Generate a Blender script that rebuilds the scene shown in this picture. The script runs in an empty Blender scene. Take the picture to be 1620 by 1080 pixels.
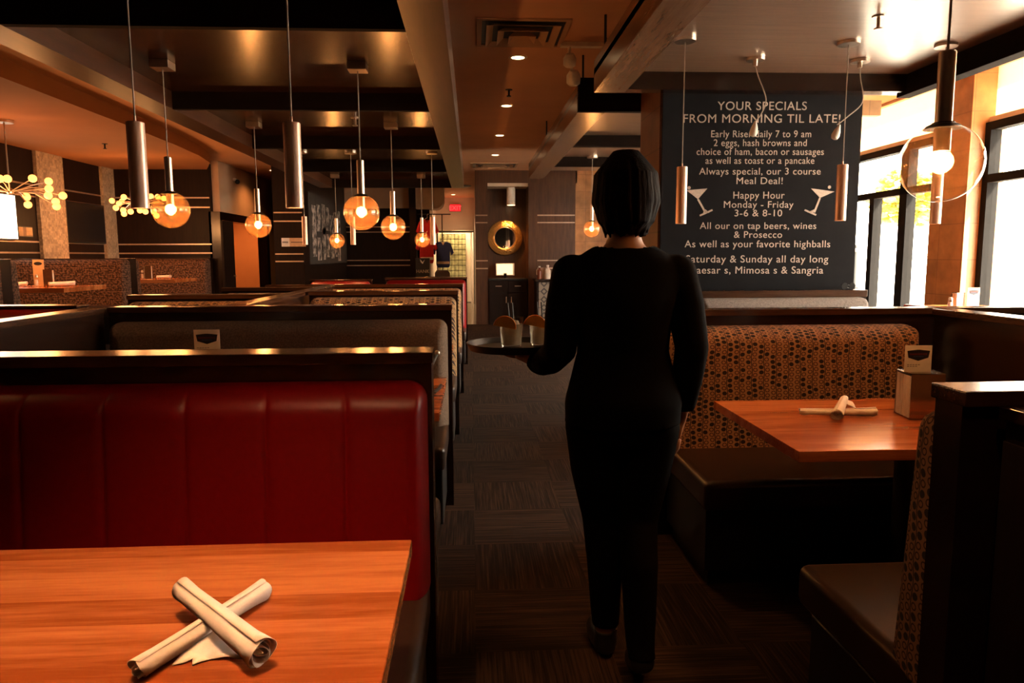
import bpy, bmesh, math, random
from mathutils import Vector, Matrix
random.seed(7)
PI = math.pi
S = bpy.context.scene
COL = S.collection

# ------------------------------------------------------------------ camera
FPX, EYE = 1141.0, 1.33
cam_d = bpy.data.cameras.new('camera')
cam_d.sensor_width = 36.0
cam_d.lens = FPX / 1620.0 * 36.0
cam_d.clip_start = 0.05
cam = bpy.data.objects.new('camera', cam_d)
COL.objects.link(cam)
# aisle direction seen in camera axes (x right, y down, z forward)
dY = Vector(((746 - 810) / FPX, (405 - 540) / FPX, 1.0)).normalized()
rl = math.radians(0.6)
up = Vector((-math.sin(rl), -math.cos(rl), 0.0))
up = (up - dY * up.dot(dY)).normalized()
dX = up.cross(dY)
if dX.x < 0:
    dX = -dX
RW = Matrix((dX, dY, up))                    # camera axes -> world axes
cx = RW @ Vector((1, 0, 0)); cy = RW @ Vector((0, -1, 0)); cz = RW @ Vector((0, 0, -1))
m4 = Matrix(((cx.x, cy.x, cz.x, 0), (cx.y, cy.y, cz.y, 0), (cx.z, cy.z, cz.z, EYE), (0, 0, 0, 1)))
cam.matrix_world = m4
S.camera = cam

# ------------------------------------------------------------------ sky, sun, exposure
w = bpy.data.worlds.new('sky'); S.world = w; w.use_nodes = True
bg = w.node_tree.nodes['Background']
bg.inputs[0].default_value = (1.0, 0.88, 0.72, 1); bg.inputs[1].default_value = 26.0
sun_d = bpy.data.lights.new('sun', 'SUN'); sun_d.energy = 60.0; sun_d.angle = 0.02; sun_d.color = (1.0, 0.86, 0.66)
sun = bpy.data.objects.new('sun', sun_d); COL.objects.link(sun)
sun.rotation_euler = Vector((-0.50, 0.42, -0.76)).to_track_quat('-Z', 'Y').to_euler()
sun.location = (9, -4, 9)
S.view_settings.view_transform = 'Standard'; S.view_settings.look = 'None'
S.view_settings.exposure = 0.0; S.view_settings.gamma = 1.0; S.view_settings.use_curve_mapping = False
S.cycles.use_denoising = True
S.cycles.max_bounces = 8; S.cycles.transparent_max_bounces = 16
S.cycles.sample_clamp_indirect = 6.0
S.cycles.caustics_reflective = False; S.cycles.caustics_refractive = False
WARM = (1.0, 0.42, 0.13)

# ------------------------------------------------------------------ small tools
def at(px, py, X=None, Y=None, Z=None):
    "point where the sight line through a photo pixel meets the plane X=, Y= or Z="
    d = RW @ Vector(((px - 810) / FPX, (py - 540) / FPX, 1.0))
    t = X / d.x if X is not None else Y / d.y if Y is not None else (Z - EYE) / d.z
    return Vector((0, 0, EYE)) + d * t

def lk(o, parent=None):
    COL.objects.link(o)
    if parent is not None: o.parent = parent
    return o

def thing(name, label, cat, loc=(0, 0, 0), rz=0.0, group=None):
    o = bpy.data.objects.new(name, None); COL.objects.link(o)
    o.location = loc; o.rotation_euler = (0, 0, rz); o.empty_display_size = 0.1
    o['label'] = label; o['category'] = cat
    if group: o['group'] = group
    return o

def tag(o, label, cat, group=None, kind=None):
    o['label'] = label; o['category'] = cat
    if group: o['group'] = group
    if kind: o['kind'] = kind
    return o

class MB:
    "collects shapes and links them as ONE mesh object"
    def __init__(s): s.bm = bmesh.new(); s.wn = False
    def _add(s, tmp, M=None):
        if M is not None: bmesh.ops.transform(tmp, matrix=M, verts=tmp.verts)
        me = bpy.data.meshes.new('t'); tmp.to_mesh(me); tmp.free(); s.bm.from_mesh(me); bpy.data.meshes.remove(me)
        return s
    def box(s, x0, x1, y0, y1, z0, z1, bev=0.0, seg=2, M=None):
        t = bmesh.new(); bmesh.ops.create_cube(t, size=1)
        bmesh.ops.transform(t, matrix=Matrix.Translation(((x0+x1)/2, (y0+y1)/2, (z0+z1)/2)) @ Matrix.Diagonal((abs(x1-x0), abs(y1-y0), abs(z1-z0), 1)), verts=t.verts)
        if bev: bmesh.ops.bevel(t, geom=t.edges[:], offset=bev, segments=seg, affect='EDGES', profile=0.5); s.wn = True
        return s._add(t, M)
    def lathe(s, prof, n=24, M=None, cap=True):
        t = bmesh.new(); rings = []
        for r, z in prof:
            if r < 1e-5: rings.append([t.verts.new((0, 0, z))])
            else: rings.append([t.verts.new((r*math.cos(2*PI*k/n), r*math.sin(2*PI*k/n), z)) for k in range(n)])
        for a, b in zip(rings, rings[1:]):
            for k in range(n):
                k2 = (k+1) % n
                if len(a) == 1 and len(b) == 1: continue
                if len(a) == 1: t.faces.new((a[0], b[k], b[k2]))
                elif len(b) == 1: t.faces.new((a[k], b[0], a[k2]))
                else: t.faces.new((a[k], b[k], b[k2], a[k2]))
        if cap:
            for r in (rings[0], rings[-1]):
                if len(r) > 1: t.faces.new(r)
        bmesh.ops.recalc_face_normals(t, faces=t.faces)
        return s._add(t, M)
    def cyl(s, p0, p1, r, n=20, r2=None):
        p0, p1 = Vector(p0), Vector(p1); d = p1 - p0; L = d.length
        q = Vector((0, 0, 1)).rotation_difference(d).to_matrix().to_4x4()
        return s.lathe([(r, 0), (r if r2 is None else r2, L)], n, Matrix.Translation(p0) @ q)
    def tube(s, pts, r, n=8):
        pts = [Vector(p) for p in pts]; t = bmesh.new(); rings = []
        prev = None
        for i, p in enumerate(pts):
            d = (pts[min(i+1, len(pts)-1)] - pts[max(i-1, 0)]).normalized()
            if prev is None:
                a = d.orthogonal().normalized()
            else:
                a = (prev - d * prev.dot(d)).normalized()
            prev = a; b = d.cross(a)
            rr = r[i] if isinstance(r, (list, tuple)) else r
            rings.append([t.verts.new(p + (a*math.cos(2*PI*k/n) + b*math.sin(2*PI*k/n))*rr) for k in range(n)])
        for a, b in zip(rings, rings[1:]):
            for k in range(n): t.faces.new((a[k], a[(k+1) % n], b[(k+1) % n], b[k]))
        t.faces.new(rings[0][::-1]); t.faces.new(rings[-1])
        bmesh.ops.recalc_face_normals(t, faces=t.faces)
        return s._add(t)
    def ball(s, c, r, sub=2, sc=(1, 1, 1)):
        t = bmesh.new(); bmesh.ops.create_icosphere(t, subdivisions=sub, radius=r)
        return s._add(t, Matrix.Translation(c) @ Matrix.Diagonal((*sc, 1)))
    def prism(s, poly, depth, M=None, bev=0.0):
        "polygon in XZ (x,z), thickness along +Y from 0 to depth"
        t = bmesh.new()
        a = [t.verts.new((x, 0, z)) for x, z in poly]; b = [t.verts.new((x, depth, z)) for x, z in poly]
        t.faces.new(a); t.faces.new(b[::-1])
        n = len(poly)
        for k in range(n): t.faces.new((a[k], b[k], b[(k+1) % n], a[(k+1) % n]))
        bmesh.ops.recalc_face_normals(t, faces=t.faces)
        if bev: bmesh.ops.bevel(t, geom=t.edges[:], offset=bev, segments=2, affect='EDGES', profile=0.5)
        return s._add(t, M)
    def build(s, name, mat, parent=None, loc=None, smooth=True, ang=35):
        me = bpy.data.meshes.new(name); s.bm.to_mesh(me); s.bm.free()
        mats = mat if isinstance(mat, (list, tuple)) else [mat]
        for m in mats: me.materials.append(m)
        if smooth:
            me.polygons.foreach_set('use_smooth', [True]*len(me.polygons))
            me.set_sharp_from_angle(angle=math.radians(ang))
        o = bpy.data.objects.new(name, me)
        if loc is not None: o.location = loc
        if s.wn and smooth:
            wm = o.modifiers.new('weighted_normals', 'WEIGHTED_NORMAL'); wm.keep_sharp = True; wm.weight = 100
        return lk(o, parent)

def curve_pts(pts, n=6):
    "points of a smooth curve through pts"
    p = [Vector(q) for q in pts]; p = [p[0]*2 - p[1]] + p + [p[-1]*2 - p[-2]]; out = []
    for i in range(1, len(p)-2):
        a, b, c, d = p[i-1], p[i], p[i+1], p[i+2]
        for k in range(n):
            t = k/n
            out.append(0.5*((2*b) + (c-a)*t + (2*a-5*b+4*c-d)*t*t + (3*b-a-3*c+d)*t**3))
    return out + [p[-2]]

def copy_tree(o, parent=None):
    c = o.copy(); COL.objects.link(c)
    if parent is not None: c.parent = parent
    for ch in list(o.children): copy_tree(ch, c)
    return c

def structure(o):
    o['kind'] = 'structure'; return o

def wall(name, x0, x1, y0, y1, z0, z1, m):
    return structure(MB().box(x0, x1, y0, y1, z0, z1).build(name, m, smooth=False))

# ------------------------------------------------------------------ materials
class G:
    "node-graph shorthand"
    def __init__(s, name):
        s.m = bpy.data.materials.new(name); s.m.use_nodes = True
        s.t = s.m.node_tree; s.b = s.t.nodes['Principled BSDF']; s.out = s.t.nodes['Material Output']
    def n(s, typ, **kw):
        x = s.t.nodes.new(typ)
        for k, v in kw.items(): setattr(x, k, v)
        return x
    def l(s, a, b): s.t.links.new(a, b)
    def f(s, op, a, b=None, c=None):
        x = s.n('ShaderNodeMath', operation=op)
        for i, v in enumerate((a, b, c)):
            if v is None: continue
            if isinstance(v, (int, float)): x.inputs[i].default_value = v
            else: s.l(v, x.inputs[i])
        return x.outputs[0]
    def coord(s, scale=(1, 1, 1), kind='Object'):
        tc = s.n('ShaderNodeTexCoord'); mp = s.n('ShaderNodeMapping'); mp.inputs['Scale'].default_value = scale
        s.l(tc.outputs[kind], mp.inputs[0]); return mp.outputs[0]
    def xyz(s, v):
        x = s.n('ShaderNodeSeparateXYZ'); s.l(v, x.inputs[0]); return x.outputs
    def noise(s, v, scale=5, detail=4, rough=0.55):
        x = s.n('ShaderNodeTexNoise'); x.inputs['Scale'].default_value = scale; x.inputs['Detail'].default_value = detail; x.inputs['Roughness'].default_value = rough
        if v is not None: s.l(v, x.inputs['Vector'])
        return x.outputs[0]
    def ramp(s, fac, stops):
        x = s.n('ShaderNodeValToRGB'); e = x.color_ramp.elements
        while len(e) < len(stops): e.new(0.5)
        for k, (p, c) in enumerate(stops): e[k].position = p; e[k].color = (*c, 1)
        s.l(fac, x.inputs[0]); return x.outputs[0]
    def mix(s, fac, a, b):
        x = s.n('ShaderNodeMix', data_type='RGBA')
        for k, v in ((0, fac), (6, a), (7, b)):
            if isinstance(v, (int, float)): x.inputs[k].default_value = v
            elif isinstance(v, tuple): x.inputs[k].default_value = (*v, 1)
            else: s.l(v, x.inputs[k])
        return x.outputs[2]
    def bump(s, h, strength=0.2, dist=0.002):
        x = s.n('ShaderNodeBump'); x.inputs['Strength'].default_value = strength; x.inputs['Distance'].default_value = dist
        s.l(h, x.inputs['Height']); s.l(x.outputs[0], s.b.inputs['Normal'])
    def set(s, col=None, rough=None, metal=None, spec=None, coat=None, sheen=None):
        for k, v in (('Base Color', col), ('Roughness', rough), ('Metallic', metal), ('Specular IOR Level', spec), ('Coat Weight', coat), ('Sheen Weight', sheen)):
            if v is None: continue
            if isinstance(v, tuple): s.b.inputs[k].default_value = (*v, 1)
            elif isinstance(v, (int, float)): s.b.inputs[k].default_value = v
            else: s.l(v, s.b.inputs[k])
        return s

def plain(name, col, rough=0.5, metal=0.0, spec=0.5, vary=0.12, scale=14, bump=0.0):
    g = G(name); v = g.coord()
    nz = g.noise(v, scale, 3)
    c1 = tuple(max(0, c*(1-vary)) for c in col); c2 = tuple(c*(1+vary) for c in col)
    g.set(g.ramp(nz, [(0.3, c1), (0.7, c2)]), rough, metal, spec)
    if bump: g.bump(g.noise(v, scale*12, 2), bump, 0.001)
    return g.m

def wood(name, dark, light, rough=0.3, axis=0, grain=1.0, boards=None, spec=0.5, bumpy=0.05):
    g = G(name)
    sc = [9*grain]*3; sc[axis] = 0.7*grain
    tc = g.n('ShaderNodeTexCoord'); o = tc.outputs['Object']
    if boards:
        ax, wd = boards
        x = g.xyz(o); k = g.f('FLOOR', g.f('DIVIDE', x[ax], wd))
        wn = g.n('ShaderNodeTexWhiteNoise', noise_dimensions='1D'); g.l(k, wn.inputs['W'])
        ad = g.n('ShaderNodeVectorMath', operation='ADD'); g.l(o, ad.inputs[0])
        cb = g.n('ShaderNodeCombineXYZ'); g.l(g.f('MULTIPLY', wn.outputs[0], 37.0), cb.inputs[axis]); g.l(cb.outputs[0], ad.inputs[1])
        o = ad.outputs[0]
    mp = g.n('ShaderNodeMapping'); mp.inputs['Scale'].default_value = sc; g.l(o, mp.inputs[0])
    a = g.noise(mp.outputs[0], 3.0, 6, 0.6); b = g.noise(mp.outputs[0], 16.0, 3, 0.6)
    h = g.f('ADD', g.f('MULTIPLY', a, 0.65), g.f('MULTIPLY', b, 0.35))
    if boards:
        h = g.f('ADD', h, g.f('MULTIPLY', g.f('SUBTRACT', wn.outputs[0], 0.5), 0.24))
    mid = tuple((p+q)/2 for p, q in zip(dark, light))
    g.set(g.ramp(h, [(0.34, dark), (0.5, mid), (0.66, light)]), rough, 0, spec)
    if bumpy: g.bump(h, bumpy, 0.001)
    return g.m

def emit(name, col, strength):
    g = G(name); g.b.inputs['Base Color'].default_value = (*col, 1)
    g.b.inputs['Emission Color'].default_value = (*col, 1); g.b.inputs['Emission Strength'].default_value = strength
    return g.m

def thin_glass(name, tint=(1, 1, 1), refl=0.9, ior=1.45, haze=0.0):
    g = G(name); g.t.nodes.remove(g.b)
    tr = g.n('ShaderNodeBsdfTransparent'); tr.inputs[0].default_value = (*tint, 1)
    gl = g.n('ShaderNodeBsdfGlossy'); gl.inputs['Roughness'].default_value = 0.02
    gl.inputs[0].default_value = (refl, refl, refl, 1)
    fr = g.n('ShaderNodeFresnel'); ge = g.n('ShaderNodeNewGeometry')
    # the same reflectance seen from inside and outside, as for a real thin sheet
    g.l(g.f('ADD', ior, g.f('MULTIPLY', ge.outputs['Backfacing'], 1/ior - ior)), fr.inputs[0])
    body = tr.outputs[0]
    if haze:                                  # translucent share put in to give the globe an amber glow
        tl = g.n('ShaderNodeBsdfTranslucent'); tl.inputs[0].default_value = (0.9, 0.45, 0.18, 1)
        m2 = g.n('ShaderNodeMixShader'); m2.inputs[0].default_value = haze
        g.l(tr.outputs[0], m2.inputs[1]); g.l(tl.outputs[0], m2.inputs[2]); body = m2.outputs[0]
    mx = g.n('ShaderNodeMixShader'); g.l(fr.outputs[0], mx.inputs[0]); g.l(body, mx.inputs[1]); g.l(gl.outputs[0], mx.inputs[2])
    g.l(mx.outputs[0], g.out.inputs[0]); return g.m

def leaf_fabric(name, ground, dark, ring, pitch=0.056, ends=False):
    "vines with solid leaves and open rings, woven upholstery"
    g = G(name); p = g.xyz(g.n('ShaderNodeTexCoord').outputs['Object'])
    u0 = g.f('ADD', p[0], p[1]) if ends else p[0]; v = g.f('DIVIDE', g.f('ADD', p[2], g.f('MULTIPLY', p[1], 0.0 if ends else 0.8)), pitch*0.44)
    u0 = g.f('ADD', u0, g.f('MULTIPLY', g.f('SINE', g.f('MULTIPLY', p[2], 60.0)), 0.0025))
    u = g.f('DIVIDE', u0, pitch)
    fu = g.f('FRACT', u)
    vine = g.f('LESS_THAN', g.f('ABSOLUTE', g.f('SUBTRACT', fu, 0.5)), 0.035)
    u2 = g.f('MULTIPLY', u, 2.0); cu = g.f('FLOOR', u2)
    v2 = g.f('ADD', v, g.f('MULTIPLY', g.f('MODULO', cu, 2.0), 0.5)); cv = g.f('FLOOR', v2)
    a = g.f('SUBTRACT', g.f('FRACT', u2), 0.5); b = g.f('SUBTRACT', g.f('FRACT', v2), 0.5)
    d = g.f('SQRT', g.f('ADD', g.f('MULTIPLY', g.f('MULTIPLY', a, a), 1.1), g.f('MULTIPLY', b, b)))
    cb = g.n('ShaderNodeCombineXYZ'); g.l(cu, cb.inputs[0]); g.l(cv, cb.inputs[1])
    wn = g.n('ShaderNodeTexWhiteNoise', noise_dimensions='2D'); g.l(cb.outputs[0], wn.inputs['Vector'])
    solid = g.f('GREATER_THAN', wn.outputs[0], 0.55)
    disc = g.f('LESS_THAN', d, 0.40); hole = g.f('LESS_THAN', d, 0.25)
    ringm = g.f('SUBTRACT', disc, hole)
    fill = g.f('MULTIPLY', solid, disc); rg = g.f('MULTIPLY', g.f('SUBTRACT', 1.0, solid), ringm)
    c = g.mix(rg, ground, ring); c = g.mix(fill, c, dark); c = g.mix(vine, c, dark)
    g.set(c, 0.85, 0, 0.25, None, 0.1)
    g.bump(g.noise(g.coord(), 900, 1), 0.3, 0.001)
    return g.m

def basket_fabric(name, a, b):
    g = G(name); p = g.xyz(g.n('ShaderNodeTexCoord').outputs['Object'])
    cb = g.n('ShaderNodeCombineXYZ'); g.l(g.f('ADD', p[0], p[1]), cb.inputs[0]); g.l(p[2], cb.inputs[1])
    br = g.n('ShaderNodeTexBrick'); br.inputs['Scale'].default_value = 9; br.inputs['Mortar Size'].default_value = 0.03
    br.inputs['Color1'].default_value = (*a, 1); br.inputs['Color2'].default_value = (*b, 1); br.inputs['Mortar'].default_value = (a[0]*2.2, a[1]*2.2, a[2]*2.2, 1)
    g.l(cb.outputs[0], br.inputs['Vector'])
    nz = g.ramp(g.noise(cb.outputs[0], 40, 2), [(0.42, (0.35, 0.35, 0.35)), (0.58, (1.5, 1.5, 1.5))])
    x = g.n('ShaderNodeMix', data_type='RGBA', blend_type='MULTIPLY'); x.inputs[0].default_value = 1
    g.l(br.outputs[0], x.inputs[6]); g.l(nz, x.inputs[7])
    g.set(x.outputs[2], 0.9, 0, 0.2); return g.m

def carpet_mat():
    g = G('carpet'); p = g.xyz(g.n('ShaderNodeTexCoord').outputs['Object'])
    T = 0.46
    ku = g.f('FLOOR', g.f('DIVIDE', p[0], T)); kv = g.f('FLOOR', g.f('DIVIDE', p[1], T))
    odd = g.f('ABSOLUTE', g.f('MODULO', g.f('ADD', ku, kv), 2.0))
    odd = g.f('GREATER_THAN', odd, 0.5)
    def stripes(a, b):
        cb = g.n('ShaderNodeCombineXYZ'); g.l(g.f('MULTIPLY', a, 130.0), cb.inputs[0]); g.l(g.f('MULTIPLY', b, 3.0), cb.inputs[1]); g.l(g.f('MULTIPLY', g.f('ADD', ku, g.f('MULTIPLY', kv, 7.0)), 3.3), cb.inputs[2])
        return g.noise(cb.outputs[0], 1.0, 2, 0.6)
    s1 = stripes(p[0], p[1]); s2 = stripes(p[1], p[0])
    x = g.n('ShaderNodeMix'); g.l(odd, x.inputs[0]); g.l(s1, x.inputs[2]); g.l(s2, x.inputs[3])
    cb = g.n('ShaderNodeCombineXYZ'); g.l(ku, cb.inputs[0]); g.l(kv, cb.inputs[1])
    wn = g.n('ShaderNodeTexWhiteNoise', noise_dimensions='2D'); g.l(cb.outputs[0], wn.inputs['Vector'])
    h = g.f('ADD', x.outputs[0], g.f('MULTIPLY', g.f('SUBTRACT', wn.outputs[0], 0.5), 0.12))
    c = g.ramp(h, [(0.36, (0.012, 0.0065, 0.004)), (0.5, (0.024, 0.013, 0.008)), (0.66, (0.05, 0.028, 0.016))])
    g.set(c, 0.95, 0, 0.15); g.bump(h, 0.4, 0.003); return g.m

def tile_mat(name, base, grout, sx, sy, rough=0.4, vary=0.3, plane='xz'):
    g = G(name); p = g.xyz(g.n('ShaderNodeTexCoord').outputs['Object'])
    cb = g.n('ShaderNodeCombineXYZ')
    a, b = (g.f('ADD', p[0], p[1]), p[2]) if plane == 'xz' else (p[0], p[1])
    g.l(g.f('DIVIDE', a, sx), cb.inputs[0]); g.l(g.f('DIVIDE', b, sy), cb.inputs[1])
    br = g.n('ShaderNodeTexBrick'); br.offset = 0.0; br.inputs['Scale'].default_value = 1; br.inputs['Mortar Size'].default_value = 0.012
    br.inputs['Brick Width'].default_value = 1; br.inputs['Row Height'].default_value = 1
    lo = tuple(c*(1-vary) for c in base)
    br.inputs['Color1'].default_value = (*base, 1); br.inputs['Color2'].default_value = (*lo, 1); br.inputs['Mortar'].default_value = (*grout, 1)
    g.l(cb.outputs[0], br.inputs['Vector'])
    nz = g.ramp(g.noise(g.coord(), 7, 5), [(0.3, (0.75, 0.75, 0.75)), (0.7, (1.15, 1.15, 1.15))])
    x = g.n('ShaderNodeMix', data_type='RGBA', blend_type='MULTIPLY'); x.inputs[0].default_value = 1
    g.l(br.outputs[0], x.inputs[6]); g.l(nz, x.inputs[7]); g.set(x.outputs[2], rough); return g.m

M_ESP = wood('espresso_wood', (0.010, 0.004, 0.0025), (0.024, 0.010, 0.006), 0.22, 0, 1.2)
M_ESPV = wood('espresso_wood_upright', (0.008, 0.0032, 0.0018), (0.018, 0.0072, 0.004), 0.5, 2, 1.0, None, 0.14)
M_RAIL = wood('rail_wood', (0.03, 0.012, 0.006), (0.07, 0.03, 0.015), 0.2, 0, 1.6)
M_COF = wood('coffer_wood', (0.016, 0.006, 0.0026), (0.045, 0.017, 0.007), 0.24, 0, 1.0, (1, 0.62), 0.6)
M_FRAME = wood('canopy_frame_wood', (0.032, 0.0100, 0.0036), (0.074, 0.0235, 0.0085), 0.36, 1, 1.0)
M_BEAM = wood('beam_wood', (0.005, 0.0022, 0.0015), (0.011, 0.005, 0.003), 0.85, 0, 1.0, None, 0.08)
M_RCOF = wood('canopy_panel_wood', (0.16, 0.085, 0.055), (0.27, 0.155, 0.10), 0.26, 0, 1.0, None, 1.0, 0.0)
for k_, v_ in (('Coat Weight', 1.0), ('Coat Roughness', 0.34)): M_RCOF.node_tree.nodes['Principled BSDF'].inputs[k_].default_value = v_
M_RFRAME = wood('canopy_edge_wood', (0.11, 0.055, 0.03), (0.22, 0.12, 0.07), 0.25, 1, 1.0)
M_TABLE = wood('maple_tabletop', (0.33, 0.078, 0.018), (0.60, 0.195, 0.058), 0.20, 0, 0.8, (1, 0.088), 0.5)
M_PANEL = wood('walnut_panel', (0.045, 0.018, 0.008), (0.10, 0.042, 0.02), 0.32, 2, 1.0)
M_RED = plain('red_leather', (0.19, 0.0012, 0.0020), 0.40, 0, 0.35, 0.05, 60, 0.08)
M_GREY = plain('grey_tweed', (0.13, 0.088, 0.062), 0.9, 0, 0.2, 0.35, 120, 0.3)
M_PALE = plain('pale_grey_tweed', (0.20, 0.175, 0.16), 0.9, 0, 0.2, 0.3, 90, 0.3)
M_BROWN = plain('brown_leather', (0.024, 0.011, 0.0065), 0.33, 0, 0.5, 0.15, 50, 0.1)
M_BLACK = plain('black_paint', (0.008, 0.007, 0.007), 0.4)
M_LEAF = leaf_fabric('leaf_upholstery', (0.33, 0.17, 0.085), (0.020, 0.012, 0.010), (0.07, 0.022, 0.012))
M_LEAFN = leaf_fabric('leaf_upholstery_large', (0.33, 0.18, 0.10), (0.020, 0.014, 0.014), (0.05, 0.018, 0.012), 0.050, True)
M_LEAFG = leaf_fabric('golden_leaf_upholstery', (0.42, 0.24, 0.10), (0.03, 0.014, 0.010), (0.10, 0.04, 0.02), 0.075)
M_BASK = basket_fabric('woven_upholstery', (0.075, 0.034, 0.019), (0.11, 0.055, 0.034))
M_PLAS = plain('tan_plaster', (0.52, 0.33, 0.21), 0.8, 0, 0.2, 0.05, 3)
M_PLASO = plain('orange_tan_plaster', (0.36, 0.16, 0.07), 0.8, 0, 0.2, 0.05, 2)
M_WHITE = plain('white_plaster', (0.72, 0.62, 0.52), 0.8, 0, 0.2, 0.04, 3)
M_CEIL = plain('aisle_ceiling_paint', (0.74, 0.42, 0.26), 0.75, 0, 0.2, 0.05, 2)
M_CHROME = plain('brushed_chrome', (0.74, 0.58, 0.47), 0.30, 0.9, 0.5, 0.05, 30)
M_TUBE = plain('copper_nickel', (0.95, 0.60, 0.44), 0.30, 0.25, 0.5, 0.05, 30)
M_STEEL = plain('polished_steel', (0.55, 0.46, 0.40), 0.12, 1.0, 0.5, 0.05, 30)
M_NICKEL = plain('satin_nickel', (0.62, 0.50, 0.42), 0.3, 1.0, 0.5, 0.05, 30)
M_LINE = plain('silver_trim', (0.55, 0.42, 0.33), 0.35, 0.8)
M_CORD = plain('grey_cord', (0.42, 0.34, 0.28), 0.6)
M_NAP = plain('white_napkin', (0.90, 0.79, 0.70), 0.85, 0, 0.2, 0.04, 30, 0.15)
M_CARD = plain('white_card', (0.82, 0.76, 0.70), 0.6)
M_INK = plain('black_ink', (0.008, 0.007, 0.010), 0.5)
M_INKR = plain('dark_red_ink', (0.12, 0.008, 0.008), 0.5)
M_INKB = plain('blue_ink', (0.02, 0.05, 0.13), 0.5)
M_INKG = plain('grey_ink', (0.32, 0.28, 0.27), 0.6)
M_CHALK = plain('chalk_paint', (0.62, 0.50, 0.43), 0.9, 0, 0.1, 0.12, 90)
M_BOARD = plain('slate_board', (0.0105, 0.010, 0.0118), 0.85, 0, 0.1, 0.1, 8)
M_GLOBE = thin_glass('amber_globe_glass', (0.97, 0.86, 0.70), 0.95, 1.6, 0.045)
M_GLOBEC = thin_glass('clear_globe_glass', (0.97, 0.93, 0.88), 1.0, 1.6, 0.012)
M_PANE = thin_glass('window_glass', (0.97, 0.98, 0.97), 0.6, 1.4)
M_CLEAR = thin_glass('clear_glass', (0.98, 0.97, 0.95), 1.0, 1.6)
M_BULB = emit('lit_filament_bulb', (1.0, 0.42, 0.11), 130)
M_BULBC = emit('lit_chandelier_bulb', (1.0, 0.36, 0.08), 3.4)
M_DOWN = emit('downlight_lens', (1.0, 0.66, 0.32), 12)
M_STONE = tile_mat('mosaic_stone', (0.48, 0.34, 0.22), (0.20, 0.14, 0.10), 0.03, 0.03, 0.6, 0.45)
M_TRAV = tile_mat('travertine_tile', (0.56, 0.30, 0.13), (0.34, 0.18, 0.09), 0.32, 0.32, 0.45, 0.2)
M_TILEB = tile_mat('brown_tile', (0.16, 0.065, 0.028), (0.06, 0.03, 0.015), 0.30, 0.30, 0.45, 0.25)
M_HALL = tile_mat('hall_floor_tile', (0.22, 0.17, 0.12), (0.08, 0.06, 0.05), 0.45, 0.45, 0.12, 0.15, 'xy')
M_CARPET = carpet_mat()

def lamp(name, kind, loc, power, parent=None, col=WARM, radius=0.03, spot=None, blend=0.6, direction=(0, 0, -1)):
    d = bpy.data.lights.new(name, kind); d.energy = power; d.color = col; d.shadow_soft_size = radius
    if spot: d.spot_size = math.radians(spot); d.spot_blend = blend
    o = bpy.data.objects.new(name, d); o.location = loc
    o.rotation_euler = Vector(direction).to_track_quat('-Z', 'Y').to_euler()
    return lk(o, parent)

# ------------------------------------------------------------------ the room shell
CEIL = 2.96
structure(MB().box(-6.2, 4.7, -2.6, 21.0, -0.10, 0.0).build('floor', M_CARPET, smooth=False))
structure(MB().box(-1.2, 0.09, 14.1, 20.6, 0.0, 0.006).build('floor_hall', M_HALL, smooth=False))
wall('wall_back', -6.2, 4.7, -2.7, -2.6, -0.1, 3.1, M_ESPV)
# main ceiling, and the lower plaster ceiling with a curved edge over the raised seating
structure(MB().box(-6.2, 4.7, -2.7, 21.0, CEIL, CEIL+0.1).build('ceiling', M_CEIL, smooth=False))
low = MB()
pts = [(-6.2, -2.6), (-3.83, -2.6)] + [(-3.83, 0.0), (-3.83, 6.5), (-3.84, 8.5), (-3.88, 10.0), (-3.95, 11.0), (-4.08, 11.8), (-4.28, 12.3), (-4.45, 12.7), (-6.2, 12.7)]
t = bmesh.new()
va = [t.verts.new((x, y, 2.80)) for x, y in pts]; vb = [t.verts.new((x, y, CEIL)) for x, y in pts]
t.faces.new(va); t.faces.new(vb)
for k in range(len(pts)): t.faces.new((va[k], va[(k+1) % len(pts)], vb[(k+1) % len(pts)], vb[k]))
bmesh.ops.recalc_face_normals(t, faces=t.faces); low._add(t)
structure(low.build('ceiling_low', M_PLASO, smooth=False))

def dark_wall(name, x0, x1, y0, y1, z0, z1, face, lines, m=M_ESPV):
    "dark panelled wall with thin silver reveal strips on one face"
    o = wall(name, x0, x1, y0, y1, z0, z1, m)
    for z in lines:
        mb = MB()
        if face == '-y': mb.box(x0+0.01, x1-0.01, y0-0.006, y0+0.004, z-0.011, z+0.011)
        elif face == '+x': mb.box(x1-0.004, x1+0.006, y0, y1, z-0.011, z+0.011)
        mb.build('trim_strip', M_LINE, o, smooth=False)
    return o
LW = -6.03
dark_wall('wall_left', LW-0.12, LW, -2.6, 12.7, 0, 2.9, '+x', (2.33, 2.17, 1.55, 1.40))
dark_wall('wall_far_left', LW, -4.42, 12.7, 12.82, 0, 2.9, '-y', (2.33, 2.17, 1.55, 1.40))
for a, b in ((10.52, 11.17), (12.31, 12.695), (8.5, 9.04)):
    structure(MB().box(LW, LW+0.05, a, b, 0.2, 2.80).build('trim_%d' % (a*10), M_STONE, smooth=False))
# raised floor under the seating by the left wall
structure(MB().box(LW, -4.25, 5.6, 12.7, 0.0, 0.26).build('floor_raised', M_CARPET, smooth=False))
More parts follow.
